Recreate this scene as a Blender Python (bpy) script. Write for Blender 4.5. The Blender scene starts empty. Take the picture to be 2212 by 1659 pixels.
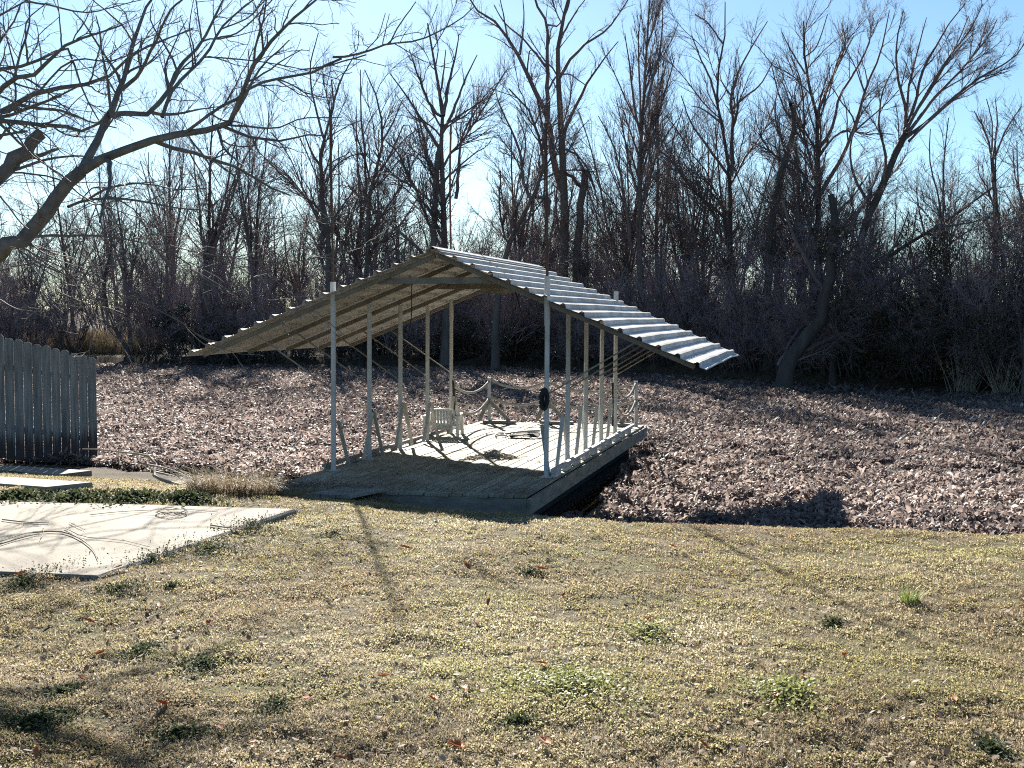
import bpy, math, random
import numpy as np
from mathutils import Vector, Matrix

S = bpy.context.scene
COL = S.collection
rad = math.radians
# ------------------------------------------------------------------ camera
EYE = Vector((0.0, 0.0, 2.33)); FPX = 2700.0; PITCH = math.atan(145.5 / FPX)
cd = bpy.data.cameras.new('camera'); cam = bpy.data.objects.new('camera', cd); COL.objects.link(cam)
cd.sensor_width = 36.0; cd.lens = FPX / 2212.0 * 36.0; cd.clip_start = 0.1; cd.clip_end = 3000
cam.location = EYE; cam.rotation_euler = (math.pi / 2 - PITCH, 0, 0)
S.camera = cam
# ------------------------------------------------------------------ light
SUN_EL = 23.1; SUN_AZ = -10.3            # azimuth from +Y, towards +X
SUNDIR = Vector((math.sin(rad(SUN_AZ)) * math.cos(rad(SUN_EL)), math.cos(rad(SUN_AZ)) * math.cos(rad(SUN_EL)), math.sin(rad(SUN_EL))))
W = bpy.data.worlds.new('World'); S.world = W; W.use_nodes = True
wn = W.node_tree.nodes; wl = W.node_tree.links
sky = wn.new('ShaderNodeTexSky'); sky.sky_type = 'NISHITA'; sky.sun_disc = False
sky.sun_elevation = rad(SUN_EL); sky.sun_rotation = rad(SUN_AZ)
sky.air_density = 0.9; sky.dust_density = 0.2; sky.ozone_density = 3.0; sky.altitude = 500
bg = wn['Background']; bg.inputs['Strength'].default_value = 0.05
tint = wn.new('ShaderNodeMixRGB'); tint.blend_type = 'MULTIPLY'; tint.inputs[0].default_value = 1.0; tint.inputs[2].default_value = (0.72, 0.80, 0.79, 1)
wl.new(sky.outputs[0], tint.inputs[1]); wl.new(tint.outputs[0], bg.inputs['Color'])
sl = bpy.data.lights.new('sun', 'SUN'); sl.energy = 5.0; sl.angle = rad(0.53); sl.color = (1.0, 0.94, 0.85)
so = bpy.data.objects.new('sun', sl); COL.objects.link(so); so.rotation_euler = SUNDIR.to_track_quat('Z', 'Y').to_euler()
S.view_settings.view_transform = 'Standard'; S.view_settings.look = 'None'; S.view_settings.gamma = 1
S.view_settings.exposure = 1.9
S.cycles.use_denoising = False; S.cycles.sample_clamp_indirect = 4.0; S.cycles.filter_width = 1.1; S.cycles.max_bounces = 6; S.cycles.transparent_max_bounces = 6; S.cycles.caustics_reflective = False; S.cycles.caustics_refractive = False

# ------------------------------------------------------------------ helpers
def px(u, v, d):
    """world point on the photograph's ray (u, v) at depth y = d"""
    x = (u - 1106.0) / FPX; y = (829.5 - v) / FPX
    c, s = math.cos(PITCH), math.sin(PITCH)
    dx, dy, dz = x, c + y * s, -s + y * c
    t = d / dy
    return np.array((dx * t, d, EYE.z + dz * t))

def pz(u, v, z):
    x = (u - 1106.0) / FPX; y = (829.5 - v) / FPX
    c, s = math.cos(PITCH), math.sin(PITCH)
    dx, dy, dz = x, c + y * s, -s + y * c
    t = (z - EYE.z) / dz
    return np.array((dx * t, dy * t, z))

YB_X = [-40, -12, -8, -6.6, -5, -4, -3, -2.6, -1, 0, 0.5, 1, 2, 3.5, 6, 10, 40]
YB_Y = [26, 21, 19.7, 19.3, 18.2, 17.5, 16.8, 15.6, 15.0, 13.8, 13.2, 12.6, 12.0, 11.5, 11.0, 10.5, 6]
YC_X = [-40, -9, -4, -2, 0, 1, 2.5, 3.6, 6, 40]
YC_Y = [14, 11.5, 11, 10.5, 9.6, 9.35, 9.15, 8.75, 8, 2]
YF_X = [-60, -24, 0, 3, 6.6, 10.3, 14.3, 30, 60]
YF_Y = [64, 59, 54, 51, 45.6, 40, 35, 24, 12]
def ybank(x): return np.interp(x, YB_X, YB_Y)
def ycrest(x): return np.interp(x, YC_X, YC_Y)
def yfar(x): return np.interp(x, YF_X, YF_Y)

def vnoise(x, y, sc, seed=0):
    x = np.asarray(x, float) / sc + 91.7 * seed; y = np.asarray(y, float) / sc + 37.3 * seed
    xi = np.floor(x); yi = np.floor(y); fx = x - xi; fy = y - yi
    fx = fx * fx * (3 - 2 * fx); fy = fy * fy * (3 - 2 * fy)
    def h(a, b):
        q = np.sin(a * 127.1 + b * 311.7 + seed * 17.17) * 43758.5453
        return q - np.floor(q)
    return (h(xi, yi) * (1 - fx) + h(xi + 1, yi) * fx) * (1 - fy) + (h(xi, yi + 1) * (1 - fx) + h(xi + 1, yi + 1) * fx) * fy

PADZ = .785
PA, PB = pz(640, 1099, PADZ)[:2], pz(215, 1243, PADZ)[:2]; PLF = np.array((-.985, .17))
def pad_st(x, y):
    e1 = PB - PA; n1 = np.linalg.norm(e1); e1 = e1 / n1
    det = e1[0] * PLF[1] - e1[1] * PLF[0]; rx, ry = x - PA[0], y - PA[1]
    return (rx * PLF[1] - ry * PLF[0]) / det, (e1[0] * ry - e1[1] * rx) / det, n1
def pad_w(x, y):
    s, t, n1 = pad_st(x, y)
    return np.clip(np.minimum(np.minimum(s, n1 - s), np.minimum(t, 5.5 - t)) / .12, 0, 1)
def ground(x, y):
    x = np.asarray(x, float); y = np.asarray(y, float)
    yb, yc, yf = ybank(x), ycrest(x), yfar(x)
    s = np.clip((y - yc) / np.maximum(yb - yc, .5), 0, 1)
    near = 0.76 - 0.74 * (s * s * (3 - 2 * s) * .6 + s * .4)
    near = near + (vnoise(x, y, 1.3, 1) - .5) * .07 * (1 - s * .5) + (vnoise(x, y, .35, 2) - .5) * .03
    rx, ry = x + .89, y - 14.88; da = rx * .970 - ry * .242; dl = rx * .242 + ry * .970
    w = np.clip((.25 - da) / .5, 0, 1) * np.clip((da + 2.1) / .5, 0, 1) * np.clip((dl + 3.6) / 1.6, 0, 1) * np.clip((-1.5 - dl) / .04, 0, 1)
    near = np.where(near < .44, near + (.44 - near) * w, near)
    near = near + (.695 - near) * pad_w(x, y)
    pond = np.clip((y - yb) / .8, 0, 1)
    z = near * (1 - pond) + (-.45) * pond
    fs = np.clip((y - yf + .3) / 1.0, 0, 1)
    far = .42 + np.clip((y - yf) / 60, 0, 3) * 1.3 + (vnoise(x, y, 2.5, 3) - .5) * .35
    return z * (1 - fs) + far * fs
def gz(x, y): return float(ground(np.array([x]), np.array([y]))[0])

def ghit(u, v, dz=0.0):
    """where the ray (u, v) meets the ground"""
    d = np.linspace(3.0, 80, 6000)
    x = (u - 1106.0) / FPX; y = (829.5 - v) / FPX
    c, s = math.cos(PITCH), math.sin(PITCH)
    k = d / (c + y * s)
    X = x * k; Z = EYE.z + (-s + y * c) * k
    g = ground(X, d) + dz
    i = int(np.argmax(Z <= g))
    return np.array((X[i], d[i], g[i]))

def mesh_np(name, V, quads=None, tris=None, attr=None, smooth=False):
    me = bpy.data.meshes.new(name)
    V = np.asarray(V, np.float32).reshape(-1, 3)
    quads = np.zeros((0, 4), np.int32) if quads is None else np.asarray(quads, np.int32).reshape(-1, 4)
    tris = np.zeros((0, 3), np.int32) if tris is None else np.asarray(tris, np.int32).reshape(-1, 3)
    me.vertices.add(len(V)); me.vertices.foreach_set('co', V.ravel())
    nl = quads.size + tris.size; npoly = len(quads) + len(tris)
    me.loops.add(nl); me.loops.foreach_set('vertex_index', np.concatenate([quads.ravel(), tris.ravel()]).astype(np.int32))
    me.polygons.add(npoly)
    st = np.concatenate([np.arange(len(quads)) * 4, quads.size + np.arange(len(tris)) * 3]).astype(np.int32)
    me.polygons.foreach_set('loop_start', st)
    if attr is not None:
        for k, a in attr.items():
            at = me.attributes.new(k, 'FLOAT', 'POINT'); at.data.foreach_set('value', np.asarray(a, np.float32))
    me.update(calc_edges=True)
    me.polygons.foreach_set('use_smooth', np.full(npoly, bool(smooth)))
    return me

def link(name, me, mat=None, parent=None, loc=None):
    o = bpy.data.objects.new(name, me); COL.objects.link(o)
    if mat is not None and me is not None and not me.materials: me.materials.append(mat)
    if loc is not None: o.location = loc
    if parent is not None: o.parent = parent
    return o

def tag(o, label=None, cat=None, group=None, kind=None):
    if label: o['label'] = label
    if cat: o['category'] = cat
    if group: o['group'] = group
    if kind: o['kind'] = kind
    return o

def thing(name, label, cat, loc=(0, 0, 0), group=None, rz=0.0):
    o = bpy.data.objects.new(name, None); COL.objects.link(o); o.location = loc; o.rotation_euler = (0, 0, rz)
    o.empty_display_size = .2
    return tag(o, label, cat, group)

def nrm(a): return a / np.maximum(np.linalg.norm(a, axis=-1, keepdims=True), 1e-9)

def tubes(P, R, sides=3):
    """N polylines of K points -> verts, quads"""
    N, K, _ = P.shape
    T = np.empty_like(P); T[:, 1:-1] = P[:, 2:] - P[:, :-2]; T[:, 0] = P[:, 1] - P[:, 0]; T[:, -1] = P[:, -1] - P[:, -2]
    T = nrm(T)
    ref = np.where(np.abs(T[:, :1, 2:3]) > .9, np.array([1., 0, 0]), np.array([0, 0, 1.]))
    ref = np.broadcast_to(ref, T.shape)
    A = nrm(np.cross(ref, T)); B = np.cross(T, A)
    ang = np.arange(sides) * 2 * math.pi / sides
    V = P[:, :, None, :] + R[:, :, None, None] * (np.cos(ang)[None, None, :, None] * A[:, :, None, :] + np.sin(ang)[None, None, :, None] * B[:, :, None, :])
    V = V.reshape(-1, 3)
    n = np.arange(N)[:, None, None] * K * sides; k = np.arange(K - 1)[None, :, None] * sides; s = np.arange(sides)[None, None, :]; s2 = (s + 1) % sides
    q = np.stack([n + k + s, n + k + s2, n + k + sides + s2, n + k + sides + s], -1).reshape(-1, 4)
    return V, q

class MB:
    """collects simple solids into one mesh"""
    def __init__(s): s.V = []; s.Q = []; s.T = []; s.n = 0
    def add(s, V, Q=None, T=None):
        V = np.asarray(V, float).reshape(-1, 3); s.V.append(V)
        if Q is not None and len(Q): s.Q.append(np.asarray(Q).reshape(-1, 4) + s.n)
        if T is not None and len(T): s.T.append(np.asarray(T).reshape(-1, 3) + s.n)
        s.n += len(V); return s
    def hexa(s, c):
        return s.add(c, [[0, 3, 2, 1], [4, 5, 6, 7], [0, 1, 5, 4], [1, 2, 6, 5], [2, 3, 7, 6], [3, 0, 4, 7]])
    def beam(s, p0, p1, w, h, up=(0, 0, 1), ch=0.0):
        p0 = np.asarray(p0, float); p1 = np.asarray(p1, float); d = nrm(p1 - p0); up = np.asarray(up, float)
        if abs(np.dot(d, up)) > .98: up = np.array([UA[0], UA[1], 0.]) if 'UA' in globals() else np.array([1., 0, 0])
        a = nrm(np.cross(up, d)); b = np.cross(d, a)
        if ch <= 0:
            q = [(-1, -1), (1, -1), (1, 1), (-1, 1)]
            c = [p0 + a * w / 2 * i + b * h / 2 * j for i, j in q] + [p1 + a * w / 2 * i + b * h / 2 * j for i, j in q]
            return s.hexa(c)
        oc = [(-w / 2 + ch, -h / 2), (w / 2 - ch, -h / 2), (w / 2, -h / 2 + ch), (w / 2, h / 2 - ch), (w / 2 - ch, h / 2), (-w / 2 + ch, h / 2), (-w / 2, h / 2 - ch), (-w / 2, -h / 2 + ch)]
        V = [p0 + a * i + b * j for i, j in oc] + [p1 + a * i + b * j for i, j in oc]
        Q = [[k, (k + 1) % 8, 8 + (k + 1) % 8, 8 + k] for k in range(8)] + [[0, 7, 6, 5], [0, 5, 4, 1], [1, 4, 3, 2], [8, 9, 12, 13], [9, 10, 11, 12], [8, 13, 14, 15]]
        Q[8] = [0, 7, 6, 5]
        return s.add(V, Q)
    def tube(s, pts, r, sides=8, r1=None, cap=True):
        P = np.asarray(pts, float)[None]; K = P.shape[1]
        R = np.linspace(r, r if r1 is None else r1, K)[None] if np.isscalar(r) else np.asarray(r, float)[None]
        V, Q = tubes(P, R, sides)
        T = []
        if cap:
            V = np.concatenate([V, P[0, :1], P[0, -1:]]); n = K * sides
            for k in range(sides):
                T += [[n, (k + 1) % sides, k], [n + 1, n - sides + k, n - sides + (k + 1) % sides]]
        return s.add(V, Q, T)
    def build(s, name, mat, parent=None, smooth=False, loc=None):
        V = np.concatenate(s.V)
        if loc is not None: V = V - np.asarray(loc, float)
        me = mesh_np(name, V, np.concatenate(s.Q) if s.Q else None, np.concatenate(s.T) if s.T else None, smooth=smooth)
        return link(name, me, mat, parent)

# ------------------------------------------------------------------ materials
def nodes(name):
    m = bpy.data.materials.new(name); m.use_nodes = True
    nt = m.node_tree; b = nt.nodes['Principled BSDF']; b.inputs['Specular IOR Level'].default_value = .25
    return m, nt.nodes, nt.links, b

def mat(name, c1, c2=None, rough=.8, scale=6, stretch=(1, 1, 1), bump=0.0, bscale=None, spec=.25, metal=0.0, c3=None, transl=0.0, attr=None, detail=6, coord='Object'):
    m, N, L, b = nodes(name)
    b.inputs['Roughness'].default_value = rough; b.inputs['Metallic'].default_value = metal; b.inputs['Specular IOR Level'].default_value = spec
    tc = N.new('ShaderNodeTexCoord'); mp = N.new('ShaderNodeMapping'); mp.inputs['Scale'].default_value = stretch
    L.new(tc.outputs[coord], mp.inputs['Vector'])
    nz = N.new('ShaderNodeTexNoise'); nz.inputs['Scale'].default_value = scale; nz.inputs['Detail'].default_value = detail; nz.inputs['Roughness'].default_value = .65
    L.new(mp.outputs[0], nz.inputs['Vector'])
    rp = N.new('ShaderNodeValToRGB'); e = rp.color_ramp.elements
    e[0].position = .3; e[1].position = .7
    e[0].color = (*c1, 1); e[1].color = (*(c2 or c1), 1)
    if c3:
        x = e.new(.5); x.color = (*c3, 1)
    if attr:
        at = N.new('ShaderNodeAttribute'); at.attribute_name = attr
        e[0].position = 0.0; e[1].position = 1.0
        L.new(at.outputs['Fac'], rp.inputs['Fac'])
    else:
        L.new(nz.outputs['Fac'], rp.inputs['Fac'])
    col = rp.outputs['Color']
    L.new(col, b.inputs['Base Color'])
    if bump > 0:
        n2 = N.new('ShaderNodeTexNoise'); n2.inputs['Scale'].default_value = bscale or scale * 3; n2.inputs['Detail'].default_value = 5
        L.new(mp.outputs[0], n2.inputs['Vector'])
        bp = N.new('ShaderNodeBump'); bp.inputs['Strength'].default_value = bump; bp.inputs['Distance'].default_value = .02
        L.new(n2.outputs['Fac'], bp.inputs['Height']); L.new(bp.outputs[0], b.inputs['Normal'])
    if transl > 0:
        tr = N.new('ShaderNodeBsdfTranslucent'); L.new(col, tr.inputs['Color'])
        mx = N.new('ShaderNodeMixShader'); mx.inputs[0].default_value = transl
        L.new(b.outputs[0], mx.inputs[1]); L.new(tr.outputs[0], mx.inputs[2]); L.new(mx.outputs[0], N['Material Output'].inputs['Surface'])
    return m, rp

M = {}
M['bark'], _ = mat('bark', (.075, .065, .06), (.17, .15, .135), .9, 3, (1, 1, .25), bump=.6, bscale=9)
M['bark_dark'], _ = mat('dark_bark', (.045, .04, .038), (.10, .088, .08), .9, 3, (1, 1, .25), bump=.6, bscale=9)
M['bush_twig'], _ = mat('bush_twig', (.17, .135, .145), (.33, .27, .285), .85, 1.5)
M['near_twig'], _ = mat('near_twig', (.085, .08, .078), (.19, .178, .172), .8, 7)
M['twig'], _ = mat('twig', (.10, .078, .078), (.19, .155, .152), .85, 1.5)
M['near_bark'], _ = mat('near_bark', (.06, .056, .054), (.145, .135, .13), .85, 7, (1, 1, .6), bump=.7, bscale=22)
M['wood_grey'], _ = mat('weathered_grey_board', (.16, .15, .135), (.33, .31, .28), .85, 5, (6, 6, .5), bump=.35, bscale=18)
M['pale_board'], _ = mat('pale_board', (.30, .285, .25), (.48, .46, .41), .8, 6, (1, 1, 1), bump=.2)
M['white_metal'], _ = mat('painted_white_tube', (.38, .385, .385), (.56, .56, .55), .55, 4, (1, 1, 1), bump=.05)
M['rust'], _ = mat('rusty_pipe', (.055, .035, .027), (.13, .075, .05), .75, 9, (1, 1, .4), bump=.3)
M['rafter'], _ = mat('rafter_board', (.13, .122, .11), (.23, .215, .19), .8, 5, (1, 1, 1), bump=.2)
M['fascia'], _ = mat('fascia_board', (.15, .14, .12), (.30, .28, .24), .85, 4, (1, 1, 3), bump=.3)
M['rope'], _ = mat('rope_fibre', (.28, .26, .22), (.50, .46, .40), .95, 40, bump=.6, bscale=90)
M['rope_dark'], _ = mat('dark_rope_fibre', (.02, .02, .02), (.05, .047, .045), .95, 40, bump=.6, bscale=90)
M['plastic'], _ = mat('white_plastic', (.50, .49, .45), (.66, .65, .61), .5, 3)
M['alu'], _ = mat('dull_aluminium', (.40, .40, .39), (.58, .58, .57), .45, 8, metal=.6)
M['fabric'], _ = mat('dark_fabric', (.02, .022, .025), (.05, .052, .058), .9, 30)
M['concrete'], _ = mat('concrete', (.16, .138, .108), (.31, .275, .215), .92, 1.6, bump=.3, bscale=60, c3=(.265, .235, .185), detail=10)
M['stone'], _ = mat('stone', (.20, .19, .18), (.35, .34, .32), .9, 12, bump=.4)
M['stick'], _ = mat('dry_stick', (.24, .20, .155), (.40, .35, .28), .85, 14)
M['orange_leaf'], _ = mat('orange_leaf', (.34, .12, .05), (.58, .24, .10), .7, 20, transl=.3)
M['brown_leaf'], _ = mat('brown_leaf', (.16, .10, .07), (.45, .36, .27), .75, 1, transl=.25, attr='tone')
M['soil'], _ = mat('dark_soil', (.035, .028, .022), (.085, .068, .05), 1.0, 4, bump=.5)

# ground: one sheet, several kinds of cover
def ground_mat():
    m, N, L, b = nodes('ground_cover'); b.inputs['Roughness'].default_value = 1.0; b.inputs['Specular IOR Level'].default_value = .1
    tc = N.new('ShaderNodeTexCoord')
    def noise(sc, det=6, r=.65):
        n = N.new('ShaderNodeTexNoise'); n.inputs['Scale'].default_value = sc; n.inputs['Detail'].default_value = det; n.inputs['Roughness'].default_value = r
        L.new(tc.outputs['Object'], n.inputs['Vector']); return n
    def ramp(src, stops):
        r = N.new('ShaderNodeValToRGB'); e = r.color_ramp.elements
        e[0].position, e[0].color = stops[0][0], (*stops[0][1], 1); e[1].position, e[1].color = stops[-1][0], (*stops[-1][1], 1)
        for p, c in stops[1:-1]:
            x = e.new(p); x.color = (*c, 1)
        L.new(src, r.inputs['Fac']); return r
    fine = noise(34, 8, .75); big = noise(1.6, 4)
    lawn = ramp(fine.outputs['Fac'], [(.32, (.05, .038, .022)), (.48, (.13, .105, .065)), (.62, (.24, .205, .13)), (.75, (.34, .3, .2))])
    grn = ramp(fine.outputs['Fac'], [(.32, (.045, .042, .018)), (.48, (.12, .11, .05)), (.62, (.21, .2, .1)), (.75, (.3, .29, .16))])
    gm = ramp(big.outputs['Fac'], [(.42, (0, 0, 0)), (.6, (1, 1, 1))])
    mx = N.new('ShaderNodeMixRGB'); L.new(gm.outputs[0], mx.inputs[0]); L.new(lawn.outputs[0], mx.inputs[1]); L.new(grn.outputs[0], mx.inputs[2])
    soil = ramp(noise(5, 8).outputs['Fac'], [(.3, (.03, .024, .018)), (.7, (.10, .08, .058))])
    at = N.new('ShaderNodeAttribute'); at.attribute_name = 'soil'
    m2 = N.new('ShaderNodeMixRGB'); L.new(at.outputs['Fac'], m2.inputs[0]); L.new(mx.outputs[0], m2.inputs[1]); L.new(soil.outputs[0], m2.inputs[2])
    L.new(m2.outputs[0], b.inputs['Base Color'])
    bp = N.new('ShaderNodeBump'); bp.inputs['Strength'].default_value = .8; bp.inputs['Distance'].default_value = .03
    L.new(fine.outputs['Fac'], bp.inputs['Height']); L.new(bp.outputs[0], b.inputs['Normal'])
    return m
M['ground'] = ground_mat()

# ------------------------------------------------------------------ ground and water
def grid_axis(segs):
    out = []
    for a, b, st in segs: out.append(np.arange(a, b, st))
    return np.unique(np.round(np.concatenate(out), 4))
gx = grid_axis([(-1500, -200, 100), (-200, -60, 20), (-60, -14, 1.5), (-14, 12, .16), (12, 60, 1.5), (60, 200, 20), (200, 1501, 100)])
gy = grid_axis([(-300, -20, 40), (-20, 2, 2), (2, 21, .14), (21, 70, 1.0), (70, 200, 10), (200, 2001, 150)])
X, Y = np.meshgrid(gx, gy); Z = ground(X.ravel(), Y.ravel())
nx, ny = len(gx), len(gy)
i = (np.arange(ny - 1)[:, None] * nx + np.arange(nx - 1)[None]).ravel()
soilw = np.clip((Y.ravel() - ycrest(X.ravel())) / (ybank(X.ravel()) - ycrest(X.ravel())) * 1.6 - .6, 0, 1)
gme = mesh_np('ground', np.stack([X.ravel(), Y.ravel(), Z], -1), np.stack([i, i + 1, i + nx + 1, i + nx], -1), attr={'soil': soilw}, smooth=True)
g = link('ground', gme, M['ground']); tag(g, kind='structure')

m, N, L, b = nodes('pond_water'); b.inputs['Base Color'].default_value = (.012, .014, .013, 1); b.inputs['Roughness'].default_value = .06; b.inputs['Specular IOR Level'].default_value = .5
nz = N.new('ShaderNodeTexNoise'); nz.inputs['Scale'].default_value = 3; bp = N.new('ShaderNodeBump'); bp.inputs['Strength'].default_value = .06
L.new(nz.outputs['Fac'], bp.inputs['Height']); L.new(bp.outputs[0], b.inputs['Normal'])
M['water'] = m
wme = mesh_np('pond_water', [(-90, 8, 0), (60, 4, 0), (60, 70, 0), (-90, 72, 0)], [[0, 1, 2, 3]])
tag(link('pond_water', wme, M['water']), kind='structure')

# ------------------------------------------------------------------ covered dock
ZD = 0.45
O2 = np.array((-.89, 14.88)); UL = np.array((.242, .970)); UA = np.array((.970, -.242))
def D(a, l, z=0.0):
    p = O2 + UA * a + UL * l
    return np.array((p[0], p[1], ZD + z))
UPA = (UA[0], UA[1], 0)
dock = thing('covered_dock', 'floating wooden dock under a ribbed metal gable roof on thin white posts', 'dock', D(0, 2.5, 0))
DL = dock.location.copy(); DLn = np.array(DL)
rng = np.random.default_rng(5); random.seed(5)
L0, L1, A0, A1 = -1.55, 7.35, -1.50, 1.46
def build_d(mb, name, m, parent=dock, smooth=False):
    return mb.build(name, m, parent, smooth, loc=DLn) if parent is dock else mb.build(name, m, parent, smooth, loc=DLn)

# deck boards (run along the dock)
mb = MB(); nb = 21; bw = (A1 - A0) / nb; tone = []
for k in range(nb):
    a0 = A0 + k * bw + .005; a1 = A0 + (k + 1) * bw - .005
    l = L0 + rng.uniform(-.03, .03); first = True
    while l < L1 - .05:
        le = min(L1 + rng.uniform(-.03, .03), l + rng.uniform(2.4, 4.0) if not first else l + rng.uniform(1.2, 3.8))
        if L1 - le < .8: le = L1 + rng.uniform(-.03, .03)
        dz = rng.uniform(-.005, .004); n0 = mb.n
        mb.beam(D((a0 + a1) / 2, l + .003, -.015 + dz), D((a0 + a1) / 2, le - .003, -.015 + dz + rng.uniform(-.003, .003)), a1 - a0, .03, ch=.004)
        tone += [rng.uniform(0, 1)] * (mb.n - n0)
        l = le; first = False
def deck_mat():
    m, N, L, b = nodes('deck_boards'); b.inputs['Roughness'].default_value = .85
    tc = N.new('ShaderNodeTexCoord'); mp = N.new('ShaderNodeMapping'); mp.inputs['Rotation'].default_value = (0, 0, math.atan2(UL[1], UL[0]) * -1); mp.inputs['Scale'].default_value = (1, 1, 1)
    L.new(tc.outputs['Object'], mp.inputs['Vector'])
    st = N.new('ShaderNodeMapping'); st.inputs['Scale'].default_value = (1.2, 26, 1); L.new(mp.outputs[0], st.inputs['Vector'])
    n1 = N.new('ShaderNodeTexNoise'); n1.inputs['Scale'].default_value = 2.0; n1.inputs['Detail'].default_value = 8; L.new(st.outputs[0], n1.inputs['Vector'])
    n2 = N.new('ShaderNodeTexNoise'); n2.inputs['Scale'].default_value = 1.3; n2.inputs['Detail'].default_value = 6; L.new(tc.outputs['Object'], n2.inputs['Vector'])
    at = N.new('ShaderNodeAttribute'); at.attribute_name = 'tone'
    r1 = N.new('ShaderNodeValToRGB'); e = r1.color_ramp.elements; e[0].position = .3; e[0].color = (.24, .225, .17, 1); e[1].position = .66; e[1].color = (.47, .45, .355, 1); L.new(n1.outputs['Fac'], r1.inputs['Fac'])
    r2 = N.new('ShaderNodeValToRGB'); e = r2.color_ramp.elements; e[0].color = (.70, .68, .62, 1); e[1].color = (1, 1, 1, 1); L.new(at.outputs['Fac'], r2.inputs['Fac'])
    r3 = N.new('ShaderNodeValToRGB'); e = r3.color_ramp.elements; e[0].position = .33; e[0].color = (.52, .47, .40, 1); e[1].position = .52; e[1].color = (1, 1, 1, 1); L.new(n2.outputs['Fac'], r3.inputs['Fac'])
    x1 = N.new('ShaderNodeMixRGB'); x1.blend_type = 'MULTIPLY'; x1.inputs[0].default_value = 1; L.new(r1.outputs[0], x1.inputs[1]); L.new(r2.outputs[0], x1.inputs[2])
    x2 = N.new('ShaderNodeMixRGB'); x2.blend_type = 'MULTIPLY'; x2.inputs[0].default_value = .8; L.new(x1.outputs[0], x2.inputs[1]); L.new(r3.outputs[0], x2.inputs[2])
    L.new(x2.outputs[0], b.inputs['Base Color'])
    bp = N.new('ShaderNodeBump'); bp.inputs['Strength'].default_value = .25; bp.inputs['Distance'].default_value = .01; L.new(n1.outputs['Fac'], bp.inputs['Height']); L.new(bp.outputs[0], b.inputs['Normal'])
    return m
M['deck'] = deck_mat()
V = np.concatenate(mb.V) - DLn
link('decking', mesh_np('decking', V, np.concatenate(mb.Q), attr={'tone': tone}), M['deck'], dock)
# fascia all round, joists and floats below
for nm, p, q in (('side_fascia', D(A1 + .022, L0, -.115), D(A1 + .022, L1, -.115)), ('side_fascia', D(A0 - .022, L0, -.115), D(A0 - .022, L1, -.115)),
                 ('end_fascia', D(A0, L0 + .02, -.118), D(A1, L0 + .02, -.118)), ('end_fascia', D(A0, L1 - .02, -.118), D(A1, L1 - .02, -.118))):
    o = build_d(MB().beam(p, q, .04, .17, ch=.005), nm, M['fascia'])
mb = MB()
for a in (-1.1, -.4, .4, 1.1): mb.beam(D(a, L0 + .06, -.14), D(a, L1 - .06, -.14), .045, .18)
build_d(mb, 'joists', M['fascia'])
mb = MB()
for a in (-.85, .85): mb.beam(D(a, L0 + .9, -.36), D(a, L1 - .4, -.36), .8, .24, ch=.04)
build_d(mb, 'floats', M['fabric'])
# toe rail along the open side
mb = MB(); mb.beam(D(1.42, -.05, .085), D(1.42, 6.3, .085), .06, .045, ch=.006)
for l in np.arange(.15, 6.3, .62): mb.beam(D(1.42, l - .16, .031), D(1.42, l + .16, .031), .05, .06)
build_d(mb, 'toe_rail', M['white_metal'])
mb = MB(); mb.beam(D(-1.44, -.05, .06), D(-1.44, 4.9, .06), .05, .04, ch=.006)
for l in np.arange(.15, 4.9, .8): mb.beam(D(-1.44, l - .12, .02), D(-1.44, l + .12, .02), .045, .04)
build_d(mb, 'toe_rail', M['wood_grey'])

RZ, LEZ, REZ = 3.09 - ZD, 1.835 - ZD, 1.735 - ZD   # ridge, left eave, right eave above the deck
EAVE = 3.2
def roofz(a): return RZ + (LEZ - RZ) * (-a) / EAVE if a < 0 else RZ + (REZ - RZ) * a / EAVE
RL0, RL1 = -.19, 5.47
frames = [0, 1.24, 2.48, 3.72, 4.96]
# ribbed sheets: the ribs run along the ridge
def sheet_profile(side):
    L_ = math.hypot(EAVE, RZ - (LEZ if side < 0 else REZ)); pts = []; s = 0.0; sp = .236; first = .03
    pts.append((0.0, 0.0))
    c = first + .02
    while c < L_ - .05:
        pts += [(c - .016, .042), (c + .016, .042), (c + .040, .001), (c + .10, .004), (c + .106, .009), (c + .118, .005), (c + sp - .042, .012)]
        c += sp
    pts = [p for p in pts if p[0] <= L_]
    pts.append((L_, 0.0))
    return pts, L_
def sheet_mat():
    m, N, L, b = nodes('ribbed_roof_metal'); b.inputs['Roughness'].default_value = .6; b.inputs['Specular IOR Level'].default_value = .2
    tc = N.new('ShaderNodeTexCoord')
    n1 = N.new('ShaderNodeTexNoise'); n1.inputs['Scale'].default_value = 2.2; n1.inputs['Detail'].default_value = 8; L.new(tc.outputs['Object'], n1.inputs['Vector'])
    n2 = N.new('ShaderNodeTexNoise'); n2.inputs['Scale'].default_value = 30; n2.inputs['Detail'].default_value = 3; L.new(tc.outputs['Object'], n2.inputs['Vector'])
    r = N.new('ShaderNodeValToRGB'); e = r.color_ramp.elements; e[0].position = .3; e[0].color = (.36, .345, .32, 1); e[1].position = .6; e[1].color = (.52, .52, .52, 1); L.new(n1.outputs['Fac'], r.inputs['Fac'])
    r2 = N.new('ShaderNodeValToRGB'); e = r2.color_ramp.elements; e[0].position = .27; e[0].color = (.45, .36, .28, 1); e[1].position = .36; e[1].color = (1, 1, 1, 1); L.new(n2.outputs['Fac'], r2.inputs['Fac'])
    x = N.new('ShaderNodeMixRGB'); x.blend_type = 'MULTIPLY'; x.inputs[0].default_value = .7; L.new(r.outputs[0], x.inputs[1]); L.new(r2.outputs[0], x.inputs[2]); L.new(x.outputs[0], b.inputs['Base Color'])
    return m
M['sheet'] = sheet_mat()
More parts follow.
